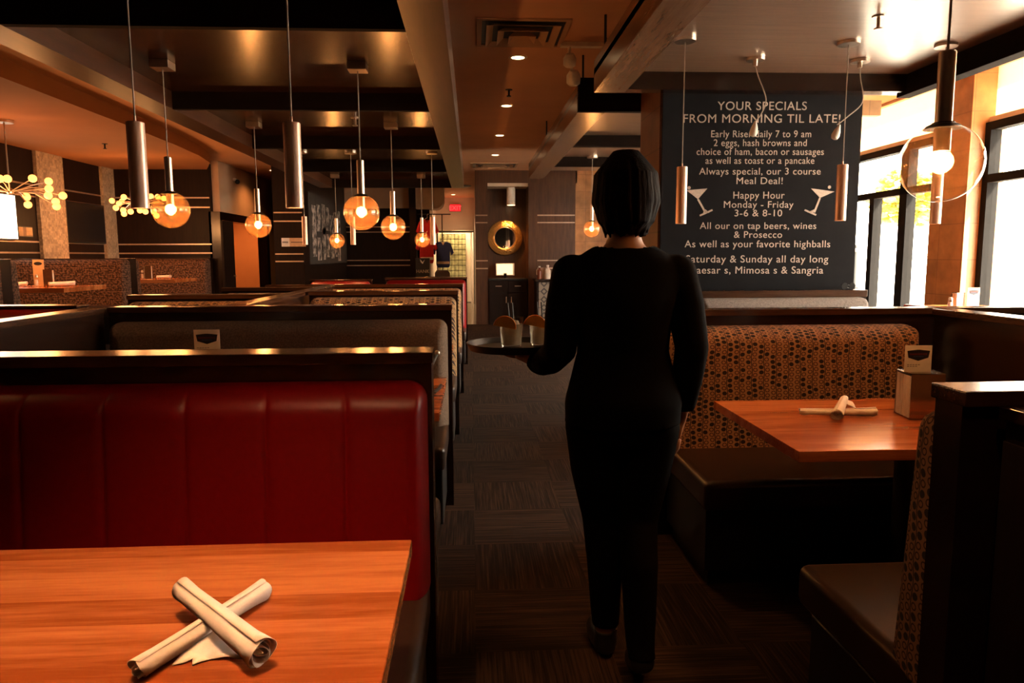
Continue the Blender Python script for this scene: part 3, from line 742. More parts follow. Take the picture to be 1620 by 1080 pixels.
# ------------------------------------------------------------------ cards, napkin holders, shakers
def logo_card(label, loc, rz=0.0, wd=0.10, h=0.10, group=None):
    o = thing('table_card', label, 'card', loc, rz, group)
    MB().box(-wd/2, wd/2, -0.001, 0.001, 0, h).box(-wd/2, wd/2, -0.001, 0.03, 0, 0.0015).build('card', M_CARD, o, smooth=False)
    s = wd
    MB().prism([(-0.42*s, h-0.20*s), (-0.05*s, h-0.16*s), (0.05*s, h-0.16*s), (0.42*s, h-0.20*s), (0.37*s, h-0.46*s), (0, h-0.58*s), (-0.37*s, h-0.46*s)], -0.0008, Matrix.Translation((0, -0.001, 0))).build('emblem', M_INK, o, smooth=False)
    mb = MB()
    for k in range(11): mb.box((-0.33+k*0.06)*s, (-0.29+k*0.06)*s, -0.0024, -0.0018, h-0.36*s, h-0.29*s)
    mb.build('emblem_lettering', M_INKR, o, smooth=False)
    MB().box(-0.2*s, 0.2*s, -0.0024, -0.0018, h-0.43*s, h-0.40*s).build('emblem_bar', M_INKB, o, smooth=False)
    mb = MB()
    for k in range(2):
        for j in range(5-k): mb.box((-0.40+j*0.1)*s, (-0.33+j*0.1)*s, -0.0018, -0.0008, h-(0.74+0.06*k)*s, h-(0.71+0.06*k)*s)
    mb.build('small_print', M_INKG, o, smooth=False)
    return o
def napkin_holder(label, loc, rz=0.0, wd=0.115, dp=0.12, h=0.165):
    o = thing('napkin_holder', label, 'napkin holder', loc, rz)
    MB().box(-wd/2, wd/2, -dp/2, -dp/2+0.004, 0, h, 0.001).box(-wd/2, wd/2, dp/2-0.004, dp/2, 0, h, 0.001).box(-wd/2, wd/2, -dp/2, dp/2, h-0.004, h, 0.001).box(-wd/2, wd/2, -dp/2, dp/2, 0, 0.006).build('case', M_STEEL, o)
    mb = MB()
    for k in range(12): mb.box(-wd/2-0.003+0.001*(k % 3), wd/2+0.003-0.001*(k % 2), -dp/2+0.008+k*(dp-0.02)/12, -dp/2+0.007+(k+1)*(dp-0.02)/12, 0.007, h-0.010)
    mb.build('napkins', M_NAP, o, smooth=False)
    return o
def shaker(label, loc, h=0.10, group=None):
    o = thing('shaker', label, 'shaker', loc, 0, group)
    MB().lathe([(0.020, 0), (0.022, 0.01), (0.018, h*0.7), (0.015, h*0.75)], 16).build('body', M_CLEAR, o)
    MB().lathe([(0.0, h*0.08), (0.017, h*0.08), (0.015, h*0.55), (0, h*0.55)], 14, cap=False).build('salt', M_CARD, o)
    MB().lathe([(0.017, h*0.74), (0.017, h*0.88), (0.010, h), (0, h)], 16).build('lid', M_CHROME, o)
    return o
hx, hy = 1.600, 2.465
napkin_holder('chrome napkin holder packed with napkins on the right booth table', (hx, hy, Z), -0.12)
logo_card('white card with a dark emblem on top of the chrome napkin holder, right booth', (hx-0.022, hy-0.015, Z+0.165), -0.06, 0.095, 0.095)
shaker('glass shaker behind the booth end, beside the chrome napkin holder', (1.665, 2.36, Z), 0.10)
napkin_holder('napkin holder under the white card, beyond the red booth', (-1.115, 3.13, Z), 0.0, 0.11, 0.12, 0.16)
logo_card('white card with a dark emblem showing above the red booth rail', (-1.122, 3.10, Z+0.16), 0.03, 0.106, 0.116)
shaker('sparkling glass shaker at the left picture edge, above the red booth rail', (-1.575, 2.55, Z), 0.24)
# wiry little utensil on the table beyond the red booth
o = thing('wire_holder', 'bent black wire holder with a shiny ball tip by the aisle, behind the red booth', 'holder', (-0.19, 3.12, Z))
MB().tube(curve_pts([(0.03, -0.1, 0.006), (0.0, -0.05, 0.02), (-0.01, 0.0, 0.06), (0.01, 0.06, 0.10), (0.03, 0.12, 0.14)]), 0.006).build('arm', M_BLACK, o)
MB().ball((0.03, 0.125, 0.146), 0.013).build('ball_tip', M_NICKEL, o)
MB().tube(curve_pts([(0.022, -0.12, 0.02), (0.012, -0.10, 0.008), (0.03, -0.07, 0.008), (0.045, -0.03, 0.014), (0.05, 0.0, 0.02)]), 0.008).build('hook', M_BLACK, o)
# raised tables
napkin_holder('tall pale napkin holder on the raised table with the menu stand', (-4.77, 8.45, T2), 0.3, 0.09, 0.08, 0.19)
o = thing('menu_stand', 'tall tan menu stand with a dark emblem on the raised table', 'menu stand', (-4.93, 8.55, T2))
MB().box(-0.06, 0.06, -0.006, 0.006, 0, 0.30).box(-0.06, 0.06, -0.03, 0.03, 0, 0.01).build('board', plain('kraft_card', (0.5, 0.30, 0.17), 0.7), o, smooth=False)
MB().lathe([(0.045, 0), (0.045, 0.002)], 20, Matrix.Translation((0, -0.006, 0.255)) @ Matrix.Rotation(PI/2, 4, 'X') @ Matrix.Diagonal((1, 0.45, 1, 1))).build('emblem', M_INK, o)
shaker('glass shaker beside the menu stand on the raised table', (-4.865, 8.38, T2), 0.14)
napkin_holder('tall white napkin holder on the smaller raised table', (-4.82, 11.1, T2), 0.2, 0.09, 0.08, 0.20)
shaker('glass shaker on the smaller raised table', (-4.93, 11.15, T2), 0.13)
# right side small things
logo_card('white card with a dark emblem peeking over the rail below the pale grey bench', (2.75, 4.12, 0.90), 0, 0.11, 0.115)
napkin_holder('napkin holder below the card, behind the right booth rail', (2.75, 4.16, Z), 0, 0.11, 0.11, 0.15)
wt = 0.90
logo_card('white card with an oval emblem on the window table by the pillar', (4.05, 5.62, wt), 0, 0.10, 0.16)
shaker('small shaker on the window table by the pillar', (3.86, 5.62, wt), 0.085)
napkin_holder('tan napkin holder on the window table by the pillar', (3.965, 5.68, wt), 0, 0.07, 0.07, 0.12)
o = thing('sunglasses', 'dark sunglasses lying on the rail below the chalkboard', 'sunglasses', (2.80, 5.14, 1.075), 0.2)
for s in (-1, 1):
    MB().lathe([(0.026, -0.002), (0.028, 0.0), (0.026, 0.002)], 16, Matrix.Translation((s*0.033-0.06, 0, 0.026)) @ Matrix.Rotation(PI/2, 4, 'X')).build('lens', M_DARKF, o)
    MB().tube([(s*0.062-0.06, 0.0, 0.03), (s*0.05-0.02, 0.05, 0.018), (s*0.02+0.06, 0.05, 0.005)], 0.003).build('temple', M_BLACK, o)
MB().tube([(-0.068, 0, 0.032), (-0.06, -0.002, 0.036), (-0.052, 0, 0.032)], 0.003).build('bridge', M_BLACK, o)
o = thing('floor_urn', 'tall black cylindrical urn between the chalkboard and the window', 'urn', (4.2, 7.85, 0))
MB().lathe([(0.0, 0.0), (0.075, 0.0), (0.10, 0.12), (0.10, 1.40), (0.085, 1.44), (0.07, 1.44), (0.07, 1.1), (0, 1.1)], 28, cap=False).build('body', plain('black_ceramic', (0.02, 0.02, 0.02), 0.35), o)
MB().lathe([(0.104, 1.36), (0.104, 1.40)], 28, cap=False).build('rim_band', M_NICKEL, o)
o = thing('curtain_panel', 'narrow brown curtain hanging beside the window past the chalkboard', 'curtain', (4.44, 8.45, 0))
bm = bmesh.new(); pa = []
for k in range(33):
    y = -0.18+0.36*k/32; x = 0.03*math.sin(k*PI/4); pa.append((x, y))
lo_ = [bm.verts.new((x, y, 0.56)) for x, y in pa]; hi_ = [bm.verts.new((x, y, 2.0)) for x, y in pa]
for k in range(32): bm.faces.new((lo_[k], lo_[k+1], hi_[k+1], hi_[k]))
cu_ = MB()._add(bm).build('cloth', plain('brown_cloth', (0.32, 0.20, 0.13), 0.9), o, ang=80); cu_.modifiers.new('t', 'SOLIDIFY').thickness = 0.004
MB().cyl((0, -0.22, 2.01), (0, 0.22, 2.01), 0.012, 12).build('rod', M_BLACK, o)
o = thing('red_chair', 'red chair with its back showing at the window table by the pillar', 'chair', (3.55, 5.5, 0))
MB().box(-0.04, 0.0, -0.2, 0.2, 0.55, 0.93, 0.018).build('backrest', M_RED, o)
MB().box(-0.04, 0.38, -0.2, 0.2, 0.50, 0.56, 0.02).build('seat', M_RED, o)
for a in (-0.02, 0.34):
    for b_ in (-0.17, 0.17): MB().cyl((a, b_, 0), (a, b_, 0.51), 0.015, 10).build('leg', M_BLACK, o)

# ------------------------------------------------------------------ pendants
def pendant_globe(label, x, y, z, top, r=0.108, stem=0.20, box=False, power=16, glass=None):
    o = thing('globe_pendant', label, 'pendant lamp', (x, y, z))
    prof = [(r*math.sin(a), r*math.cos(a)) for a in [0.30 + (PI-0.30)*k/26 for k in range(27)]]
    g = MB().lathe(prof[:-1] + [(0, -r)], 44, cap=False).build('glass_globe', glass or M_GLOBE, o)
    MB().lathe([(r*0.46, r*0.86), (r*0.40, r*0.94), (r*0.27, r*1.0), (r*0.27, r*1.02)], 28).build('globe_collar', M_BLACK, o)
    MB().lathe([(0.022, r*0.3), (0.022, r+stem), (0.019, r+stem+0.004)], 24).build('stem', M_CHROME, o)
    MB().cyl((0, 0, r+stem), (0, 0, top-z-0.03), 0.0035, 8).build('cord', M_CORD, o)
    if box: MB().box(-0.055, 0.055, -0.055, 0.055, top-z-0.045, top-z, 0.003).build('canopy', M_CHROME, o)
    else: MB().lathe([(0.07, top-z-0.022), (0.07, top-z)], 28).build('canopy', M_CHROME, o)
    b = MB().lathe([(0, -0.030), (0.010, -0.027), (0.014, -0.012), (0.012, 0.012), (0.009, 0.030)], 14).build('bulb', M_BULB, o)
    lamp('bulb_light', 'POINT', (0, 0, -0.004), power, o, WARM, 0.034)
    return o
CP = 2.47
G2 = 1.60
pendant_globe('lit globe pendant on the left, nearest of its column, beside the steel tube', -1.80, 4.5, 1.612, CP, box=True)
pendant_globe('largest lit globe pendant over the left booths, in the column next to the aisle', -0.666, 4.5, 1.597, CP, box=True)
pendant_globe('lit globe pendant in front of the open doorway on the left', -1.845, 6.45, 1.604, CP, box=True)
pendant_globe('second lit globe pendant in the column next to the aisle', -0.684, 6.45, 1.583, CP, box=True)
pendant_globe('small lit globe pendant in front of the grey picture wall', -1.90, 10.43, 1.555, CP, box=True)
pendant_globe('small lit globe pendant in front of the red jerseys', -0.70, 10.43, 1.563, CP, box=True)
pendant_globe('large lit globe pendant close by on the right, against the window light', 1.318, 2.0, 1.584, 2.60, power=13, stem=0.19, glass=M_GLOBEC)
pendant_globe('small lit globe pendant beside the tile at the far end, left of the waitress', 1.57, 9.45, 1.676, 2.60)

def pendant_tube(label, x, y, zb, top, L=0.285, r=0.029, power=9, mat_=None):
    o = thing('tube_pendant', label, 'pendant lamp', (x, y, zb))
    MB().lathe([(r*0.9, 0.03), (r*0.92, 0.002), (r, 0.0), (r, L-0.003), (r*0.9, L), (0.004, L), (0.004, L+0.02), (0, L+0.02)], 32, cap=False).build('tube', M_TUBE, o)
    MB().lathe([(r*0.88, 0.030), (0, 0.030)], 24, cap=False).build('lens', M_DOWN, o)
    MB().cyl((0, 0, L+0.01), (0, 0, top-zb-0.01), 0.003, 8).build('cord', M_CORD, o)
    MB().lathe([(0.065, top-zb-0.018), (0.065, top-zb)], 28).build('canopy', M_NICKEL, o)
    lamp('down_light', 'SPOT', (0, 0, 0.012), power, o, WARM, 0.02, 110, 0.8)
    return o
pendant_tube('steel tube pendant at upper left, left one of the near pair', -1.12, 2.55, 1.495, CP)
pendant_tube('steel tube pendant at upper left, right one of the near pair', -0.604, 2.55, 1.496, CP)
pendant_tube('small steel tube pendant in front of the paper sign', -1.843, 8.2, 1.463, CP, 0.31)
pendant_tube('small steel tube pendant right of the grey picture wall', -1.315, 8.2, 1.461, CP, 0.31)
pendant_tube('small steel tube pendant beside the jerseys', -0.431, 8.2, 1.458, CP, 0.31)
pendant_tube('brass-toned tube pendant left of the chalkboard lettering', 1.274, 4.38, 1.52, 2.60, 0.34, 0.032)
pendant_tube('brass-toned tube pendant in front of the right side of the chalkboard', 2.279, 4.40, 1.538, 2.60, 0.34, 0.032)
pendant_tube('tube pendant hanging behind the large right globe', 2.90, 4.42, 1.519, 2.60, 0.34, 0.032)

def cord_drop(label, x, y, zb, x2, y2, top, bend):
    o = thing('bare_socket_pendant', label, 'pendant lamp', (x2, y2, zb))
    dx, dy = x-x2, y-y2; H = top-zb
    MB().lathe([(0.06, H-0.018), (0.06, H)], 24, Matrix.Translation((dx, dy, 0))).lathe([(0.014, H-0.05), (0.014, H-0.018)], 14, Matrix.Translation((dx, dy, 0))).build('canopy', M_NICKEL, o)
    MB().tube(curve_pts([(dx, dy, H-0.05), (dx+bend*0.3, dy, H*0.75), (dx+bend, dy, H*0.45), (dx*0.4+bend*0.6, dy*0.5, H*0.25), (0.008, 0, 0.07)]), 0.0035, 6).build('cord', M_CORD, o)
    MB().lathe([(0, -0.03), (0.020, -0.022), (0.027, 0.0), (0.022, 0.03), (0.011, 0.06), (0.006, 0.075), (0, 0.075)], 18, Matrix.Rotation(0.35 if dx > 0.05 else 0.15, 4, 'Y'), cap=False).build('socket', M_CARD, o)
    return o
cord_drop('white socket on a wavy cord before the chalkboard heading', 1.856, 4.776, 2.13, 1.862, 4.78, 2.60, 0.08)
cord_drop('white socket swung sideways on its cord at the right of the chalkboard', 2.564, 4.79, 2.115, 2.421, 4.79, 2.60, 0.03)

def downlight(label, x, y, z, power=30, col=WARM, spot=95, r=0.055, group=None):
    o = thing('downlight', label, 'ceiling light', (x, y, z), 0, group)
    MB().lathe([(r, -0.004), (r+0.022, -0.004), (r+0.024, 0.0), (r, 0.0)], 28, cap=False).build('trim_ring', M_CARD, o)
    MB().lathe([(r, -0.002), (0, -0.002)], 24, cap=False).build('lens', M_DOWN, o)
    lamp('down_light', 'SPOT', (0, 0, -0.02), power, o, col, 0.05, spot, 0.7)
    return o
for k, (y, txt) in enumerate(((6.19, 'nearest'), (8.12, 'second'), (10.07, 'third'), (11.99, 'fourth'))):
    downlight('recessed aisle ceiling light, %s from the square vent in front' % txt if k else 'recessed aisle ceiling light right behind the large square vent', 0.40, y, CEIL, 26)
downlight('small recessed light in the hall ceiling above the exit sign', -0.47, 19.6, CEIL, 480, (1, 0.7, 0.42))
downlight('recessed ceiling light inside the doorway recess on the left', -4.85, 15.7, CEIL, 380, spot=120)
downlight('added ceiling light over the corridor beside the left canopy', -3.75, 14.2, CEIL, 60, spot=140)  # added lamp, brightens the corridor plaster
downlight('added ceiling light before the dark far wall', -1.3, 16.0, CEIL, 60, spot=130)  # added lamp, lifts the upper far wall and the jerseys
downlight('added ceiling light over the tiled service counter', 1.75, 13.3, CEIL, 42, spot=110)  # lamp put in to brighten the end panel and tile
downlight('unseen added aisle ceiling light overhead, nearest the red booth', 0.40, 0.46, CEIL, 34, spot=100)  # out of view, continues the row; added to light the right bench end
downlight('unseen added ceiling light overhead, above the tray', 0.32, 3.2, CEIL, 60, spot=60)  # out of view, put in to brighten the drinks
# canopy lights out of view, added to light the near booths
downlight('unseen added canopy light above the nearest table', -0.42, 0.92, CP, 150, (1.0, 0.52, 0.25), 70)  # unseen, added to light the near tabletop and napkins
downlight('unseen added canopy light above the red leather back', -0.40, 1.38, CP, 6, spot=100)  # unseen, added to light the red back from above
downlight('unseen added canopy light above the right-hand booth table', 1.65, 2.5, 2.60, 60, spot=90)  # unseen, added for the right table and bench fabric

downlight('unseen added ceiling light left of the long canopy, over the red booth', -2.9, 3.0, CEIL, 45, spot=110)  # out of view, put in to bring out the unlit red back
# chandeliers: twig frames with round lit bulbs
def chandelier(label, x, y, z, top, R, n, seed, power):
    rnd = random.Random(seed)
    o = thing('twig_chandelier', label, 'chandelier', (x, y, z))
    MB().lathe([(0.09, top-z-0.03), (0.09, top-z)], 28).build('canopy', M_NICKEL, o)
    MB().cyl((0, 0, 0), (0, 0, top-z-0.02), 0.008, 10).build('rod', M_NICKEL, o)
    tw = MB(); tw.tube([(-R*0.75, 0, 0.02), (0, 0.05, 0), (R*0.75, 0, 0.03)], 0.01).ball((0, 0, 0), 0.04)
    pts = []
    for k in range(n):
        a = 2*PI*k/n*2.0 + rnd.uniform(-.3, .3); rr = R*rnd.uniform(0.55, 1.0); zz = rnd.uniform(-0.17, 0.15)
        p_ = Vector((rr*math.cos(a), rr*0.8*math.sin(a), zz)); pts.append(p_)
        tw.tube([(p_.x*0.1, p_.y*0.1, 0), (p_.x*0.55, p_.y*0.5, zz*0.3+0.03), p_], 0.006, 6)
    tw.build('twig_frame', M_NICKEL, o)
    for p_ in pts: MB().ball(p_, 0.042, 2).build('bulb', M_BULBC, o)
    for s in (-0.5, 0.5): lamp('bulb_light', 'POINT', (R*s, -0.1, -0.28), power, o, WARM, 0.15)
    return o
chandelier('chandelier of round bulbs at the left edge, the nearer of the two', -5.0, 8.26, 2.05, 2.80, 0.55, 20, 3, 34)
chandelier('chandelier of round bulbs farther in, partly behind a globe pendant', -4.95, 11.2, 2.12, 2.80, 0.42, 16, 5, 30)

# ------------------------------------------------------------------ ceiling fittings
def vent(label, x, y, wx, wy, z=CEIL):
    o = thing('ceiling_vent', label, 'vent', (x, y, z))
    mb = MB()
    def ring(a, b, c, d, z0, z1):
        mb.box(-a, a, -b, -d, z0, z1).box(-a, a, d, b, z0, z1).box(-a, -c, -d, d, z0, z1).box(c, a, -d, d, z0, z1)
    ring(wx, wy, wx-0.035, wy-0.035, -0.012, 0)
    mb.build('frame', M_PLAS, o, smooth=False)
    for k, (s, dz) in enumerate(((0.80, -0.03), (0.55, -0.045), (0.30, -0.055))):
        m2 = MB(); a, b = wx*s, wy*s; t_ = 0.05
        for (p0, p1) in (((-a, -b), (a, -b)), ((a, -b), (a, b)), ((a, b), (-a, b)), ((-a, b), (-a, -b))):
            pass
        bm = bmesh.new()
        o_ = [bm.verts.new((sx*a, sy*b, dz)) for sx, sy in ((-1, -1), (1, -1), (1, 1), (-1, 1))]
        i_ = [bm.verts.new((sx*(a-t_), sy*(b-t_), -0.004)) for sx, sy in ((-1, -1), (1, -1), (1, 1), (-1, 1))]
        for j in range(4): bm.faces.new((o_[j], o_[(j+1) % 4], i_[(j+1) % 4], i_[j]))
        if k == 2: bm.faces.new(i_)
        lv = m2._add(bm).build('louver', M_PLAS, o, smooth=False); lv.modifiers.new('t', 'SOLIDIFY').thickness = 0.003
    MB().box(-wx+0.03, wx-0.03, -wy+0.03, wy-0.03, -0.002, 0).build('dark_throat', M_BLACK, o, smooth=False)
    return o
vent('large square ceiling vent over the aisle, nearest the camera', 0.385, 5.52, 0.33, 0.33)
vent('small ceiling vent at the far end of the aisle', 0.42, 13.3, 0.42, 0.33)
o = thing('round_vent', 'round black ceiling vent by the hall ceiling light', 'vent', (-0.26, 17.2, CEIL))
MB().lathe([(0.24, -0.02), (0.28, 0.0)], 32).lathe([(0.13, -0.035), (0.18, -0.02)], 28).build('vent_plate', M_BLACK, o)

o = thing('track_spotlight', 'white ceiling spotlight fitting with two heads beside the right canopy', 'spotlight', (0.80, 5.75, CEIL))
MB().box(-0.10, 0.28, -0.03, 0.03, -0.035, 0, 0.004).build('mounting_box', M_CARD, o)
for dx, dz, r in ((-0.03, -0.14, 0.05), (0.0, -0.27, 0.055)):
    h_ = MB().lathe([(r*0.6, r), (r, 0.3*r), (r*0.95, -r*0.7), (r*0.6, -r*1.0), (0, -r)], 22, Matrix.Translation((dx, -0.02, dz)) @ Matrix.Rotation(0.5, 4, 'X')).build('lamp_head', M_CARD, o)
MB().tube([(-0.03, 0, -0.03), (-0.03, 0, -0.13), (0.0, 0, -0.24)], 0.012).build('arm', M_CARD, o)

def sprinkler(label, x, y, z, group=None, m=None):
    o = thing('sprinkler_head', label, 'sprinkler', (x, y, z), 0, group); m = m or M_NICKEL
    MB().lathe([(0.035, -0.006), (0.035, 0)], 20).build('escutcheon', m, o)
    MB().cyl((0, 0, -0.06), (0, 0, 0), 0.010, 12).lathe([(0.022, -0.068), (0.022, -0.060)], 14).build('nozzle', m, o)
    return o
sprinkler('ceiling sprinkler on the bright right canopy panel', 2.20, 3.94, 2.60)
sprinkler('ceiling sprinkler between the first two aisle lights', 0.385, 7.35, CEIL, m=M_BLACK)
sprinkler('ceiling sprinkler under the tan plaster ceiling at far left', -4.75, 9.9, 2.80, m=M_BLACK)
sprinkler('ceiling sprinkler inside the left canopy above the near globes', -0.95, 6.2, CP)
o = thing('smoke_detector', 'small camera-like detector on the plaster above the left doorway', 'detector', (CX+0.0, 13.6, 2.70))
MB().box(0, 0.05, -0.05, 0.05, 0.0, 0.05, 0.01).build('mount', M_CARD, o)
MB().ball((0.07, 0, -0.015), 0.045).build('dome', M_BLACK, o)

# ------------------------------------------------------------------ left wall things
o = thing('wall_television', 'dark television screen on the left wall between two stone pilasters', 'television', (LW, 11.74, 1.86))
MB().box(0.0, 0.05, -0.56, 0.56, -0.31, 0.31, 0.006).build('bezel', M_BLACK, o)
MB().box(0.05, 0.053, -0.54, 0.54, -0.29, 0.29).build('screen', plain('dark_screen', (0.012, 0.010, 0.010), 0.25, 0, 0.4), o, smooth=False)
o = thing('lit_screen', 'bright white lit screen on the wall at the left picture edge', 'screen', (LW, 9.55, 1.86))
MB().box(0.0, 0.05, -0.5, 0.44, -0.30, 0.30, 0.006).build('bezel', M_BLACK, o)
MB().box(0.05, 0.053, -0.48, 0.42, -0.28, 0.28).build('screen', emit('lit_screen_face', (1.0, 0.90, 0.72), 5.0), o, smooth=False)
o = thing('striped_picture', 'small tan striped picture beside the bright screen', 'picture', (LW, 10.20, 1.68))
MB().box(0.0, 0.02, -0.16, 0.16, -0.07, 0.07, 0.002).build('frame', M_BLACK, o)
MB().box(0.02, 0.022, -0.15, 0.15, -0.06, 0.06).build('print', tile_mat('striped_print', (0.75, 0.40, 0.16), (0.3, 0.15, 0.07), 3.0, 0.045, 0.6, 0.5), o, smooth=False)
o = thing('paper_sign', 'small two-tone paper notice on the dark wall block', 'notice', (-3.12, 13.0, 1.585))
MB().box(-0.21, 0.21, -0.008, 0, -0.075, 0.075).build('paper', plain('orange_paper', (0.65, 0.38, 0.2), 0.7), o, smooth=False)
MB().box(-0.21, -0.07, -0.010, -0.008, -0.075, 0.075).build('white_panel', M_CARD, o, smooth=False)
mb = MB()
for k in range(5): mb.box(-0.19+k*0.02, -0.178+k*0.02, -0.012, -0.010, -0.015, 0.015)
for k in range(9): mb.box(-0.04+k*0.025, -0.022+k*0.025, -0.010, -0.008, -0.008, 0.008)
mb.build('small_print', M_INK, o, smooth=False)
# grey picture wall with strips of black and white photographs
pw = thing('picture_wall', 'grey wall panel covered with black and white photo strips', 'picture panel', (-2.95, 15.4, 0))
MB().box(0, 0.02, -1.95, 1.9, 1.19, 2.50).build('panel', plain('grey_panel', (0.085, 0.073, 0.065), 0.85, 0, 0.1), pw, smooth=False)
gm = G('photo_print'); nz = gm.noise(gm.coord((1, 3.2, 4.2)), 2.0, 3, 0.55)
gm.set(gm.ramp(nz, [(0.40, (0.02, 0.017, 0.015)), (0.50, (0.34, 0.28, 0.25)), (0.62, (0.75, 0.64, 0.56))]), 0.6)
rnd = random.Random(11)
for row, (zl, zh) in enumerate(((1.86, 2.30), (1.33, 1.80))):
    y = -1.75
    for k in range(7):
        wd = rnd.uniform(0.28, 0.40); a = rnd.uniform(-0.06, 0.06) + (0.06 if row else -0.03*k*0)
        MB().box(0.02, 0.026, y, y+wd, zl + (rnd.uniform(-0.10, 0.0)), zh + rnd.uniform(-0.12, 0.10)).build('photo_strip', gm.m, pw, smooth=False)
        y += wd + rnd.uniform(0.06, 0.14)
# EXIT sign
o = thing('exit_sign', 'glowing red exit sign on the white hall wall above the door', 'exit sign', (-0.44, 20.55, 2.67))
MB().box(-0.155, 0.155, -0.03, 0.05, -0.10, 0.10, 0.004).build('housing', M_BLACK, o)
MB().box(-0.148, 0.148, -0.034, -0.030, -0.093, 0.093).build('face', emit('exit_red_glow', (1.0, 0.02, 0.03), 0.75), o, smooth=False)
cu = bpy.data.curves.new('t', 'FONT'); cu.body = 'EXIT'; cu.size = 0.17; cu.extrude = 0.001; cu.align_x = 'CENTER'
to = bpy.data.objects.new('t', cu); COL.objects.link(to); bpy.context.view_layer.update()
me = bpy.data.meshes.new_from_object(to.evaluated_get(bpy.context.evaluated_depsgraph_get())); bpy.data.objects.remove(to)
bm = bmesh.new(); bm.from_mesh(me)
MB()._add(bm, Matrix.Translation((0, -0.036, -0.06)) @ Matrix.Rotation(PI/2, 4, 'X')).build('lettering', emit('exit_letter_glow', (1.0, 0.10, 0.09), 1.3), o, smooth=False)
lamp('sign_light', 'POINT', (0, -0.12, 0), 0.8, o, (1, 0.03, 0.03), 0.08)
# hall door with glass blocks behind
d2 = structure(MB().box(-0.985, -0.94, 20.58, 20.68, 0, 2.04).box(0.02, 0.065, 20.58, 20.68, 0, 2.04).box(-0.94, 0.02, 20.58, 20.68, 1.99, 2.04).build('door_2', M_ESP, smooth=False))
gb = MB()
for i in range(7):
    for j in range(13):
        gb.box(-0.92+i*0.108, -0.92+i*0.108+0.100, 21.3, 21.36, 0.004+j*0.152, j*0.152+0.144, 0.014)
gb.box(-0.925, -0.165, 21.325, 21.345, 0, 13*0.152)
o = tag(gb.build('glass_block_screen', [plain('greenish_glass_block', (0.46, 0.46, 0.26), 0.12, 0, 0.7, 0.35, 9), plain('dark_mortar', (0.10, 0.09, 0.06), 0.9)]), 'greenish glass block screen seen through the hall doorway', 'glass block screen')
for pl in o.data.polygons[-6:]: pl.material_index = 1
wall('wall_beyond_door', -1.4, 0.6, 21.5, 21.6, 0, CEIL, M_WHITE)
wall('wall_beyond_left', -1.25, -1.15, 20.7, 21.6, 0, CEIL, M_WHITE); wall('wall_beyond_right', 0.25, 0.35, 20.7, 21.6, 0, CEIL, M_WHITE)
structure(MB().box(-1.4, 0.6, 20.9, 21.7, CEIL, CEIL+0.1).build('ceiling_beyond', M_WHITE, smooth=False))
structure(MB().box(-1.4, 0.6, 20.9, 21.7, -0.1, 0).build('floor_beyond', M_HALL, smooth=False))
downlight('bright ceiling light in the room beyond the hall doorway', -0.2, 21.1, CEIL, 340, (1, 0.72, 0.38), 140)
lf = structure(MB().box(-0.02, 0.02, -0.5, 0, 0.01, 1.98, 0.003).build('door_3', M_WHITE, loc=(0.0, 20.60, 0)))
lf.rotation_euler = (0, 0, 0.08)
for z in (0.3, 1.0, 1.75): MB().box(-0.03, 0.0, -0.03, 0.03, z-0.05, z+0.05).build('hinge', M_NICKEL, lf, smooth=False)

# jerseys and box by the post
def jersey(label, loc, body_m, trim_m, rz=0.0, sc=1.0):
    o = thing('sports_jersey', label, 'jersey', loc, rz)
    half = [(0.05, 0.0), (0.10, 0.01), (0.20, -0.03), (0.30, -0.30), (0.22, -0.36), (0.185, -0.22), (0.19, -0.62), (0.16, -0.70)]
    pts = [(x*sc, z*sc) for x, z in half] + [(-x*sc, z*sc) for x, z in half[::-1]]
    MB().prism(pts, 0.09, bev=0.02).build('shirt', body_m, o, ang=60)
    MB().box(-0.17*sc, 0.17*sc, -0.004, 0.094, -0.60*sc, -0.53*sc).build('stripe', trim_m, o, smooth=False)
    MB().prism([(-0.05*sc, 0.0), (0.05*sc, 0.0), (0.0, -0.09*sc)], -0.006).build('collar', trim_m, o, smooth=False)
    MB().tube([(-0.16*sc, 0.045, -0.03), (0, 0.045, 0.05), (0, 0.045, 0.12), (0.03, 0.045, 0.14)], 0.006).build('hanger', M_NICKEL, o)
    return o
RJ = plain('red_jersey', (0.55, 0.015, 0.02), 0.7); BJ = plain('blue_jersey', (0.05, 0.09, 0.38), 0.7); WJ = plain('white_jersey_trim', (0.75, 0.7, 0.68), 0.7)
jersey('red sports jersey hanging highest by the dark post', (-1.01, 16.87, 2.16), RJ, plain('dark_red_trim', (0.2, 0.01, 0.015), 0.7), 0.0, 0.9)
jersey('red sports jersey with a white stripe just above the black name box', (-1.02, 16.70, 1.76), RJ, WJ, 0.15, 0.85)
jersey('blue sports jersey with a white stripe beside the hall', (-0.66, 17.02, 1.66), BJ, WJ, 0.1, 0.85)
o = thing('name_box', 'black box lettered HANK below the red jerseys', 'box', (-1.10, 16.50, 0.87))
MB().box(-0.155, 0.155, -0.12, 0.12, 0, 0.42, 0.006).build('case', M_BLACK, o)
cu = bpy.data.curves.new('t', 'FONT'); cu.body = 'HANK'; cu.size = 0.105; cu.extrude = 0.001; cu.align_x = 'CENTER'
to = bpy.data.objects.new('t', cu); COL.objects.link(to); bpy.context.view_layer.update()
me = bpy.data.meshes.new_from_object(to.evaluated_get(bpy.context.evaluated_depsgraph_get())); bpy.data.objects.remove(to)
bm = bmesh.new(); bm.from_mesh(me)
MB()._add(bm, Matrix.Translation((0, -0.122, 0.09)) @ Matrix.Rotation(PI/2, 4, 'X')).build('lettering', M_CHALK, o, smooth=False)
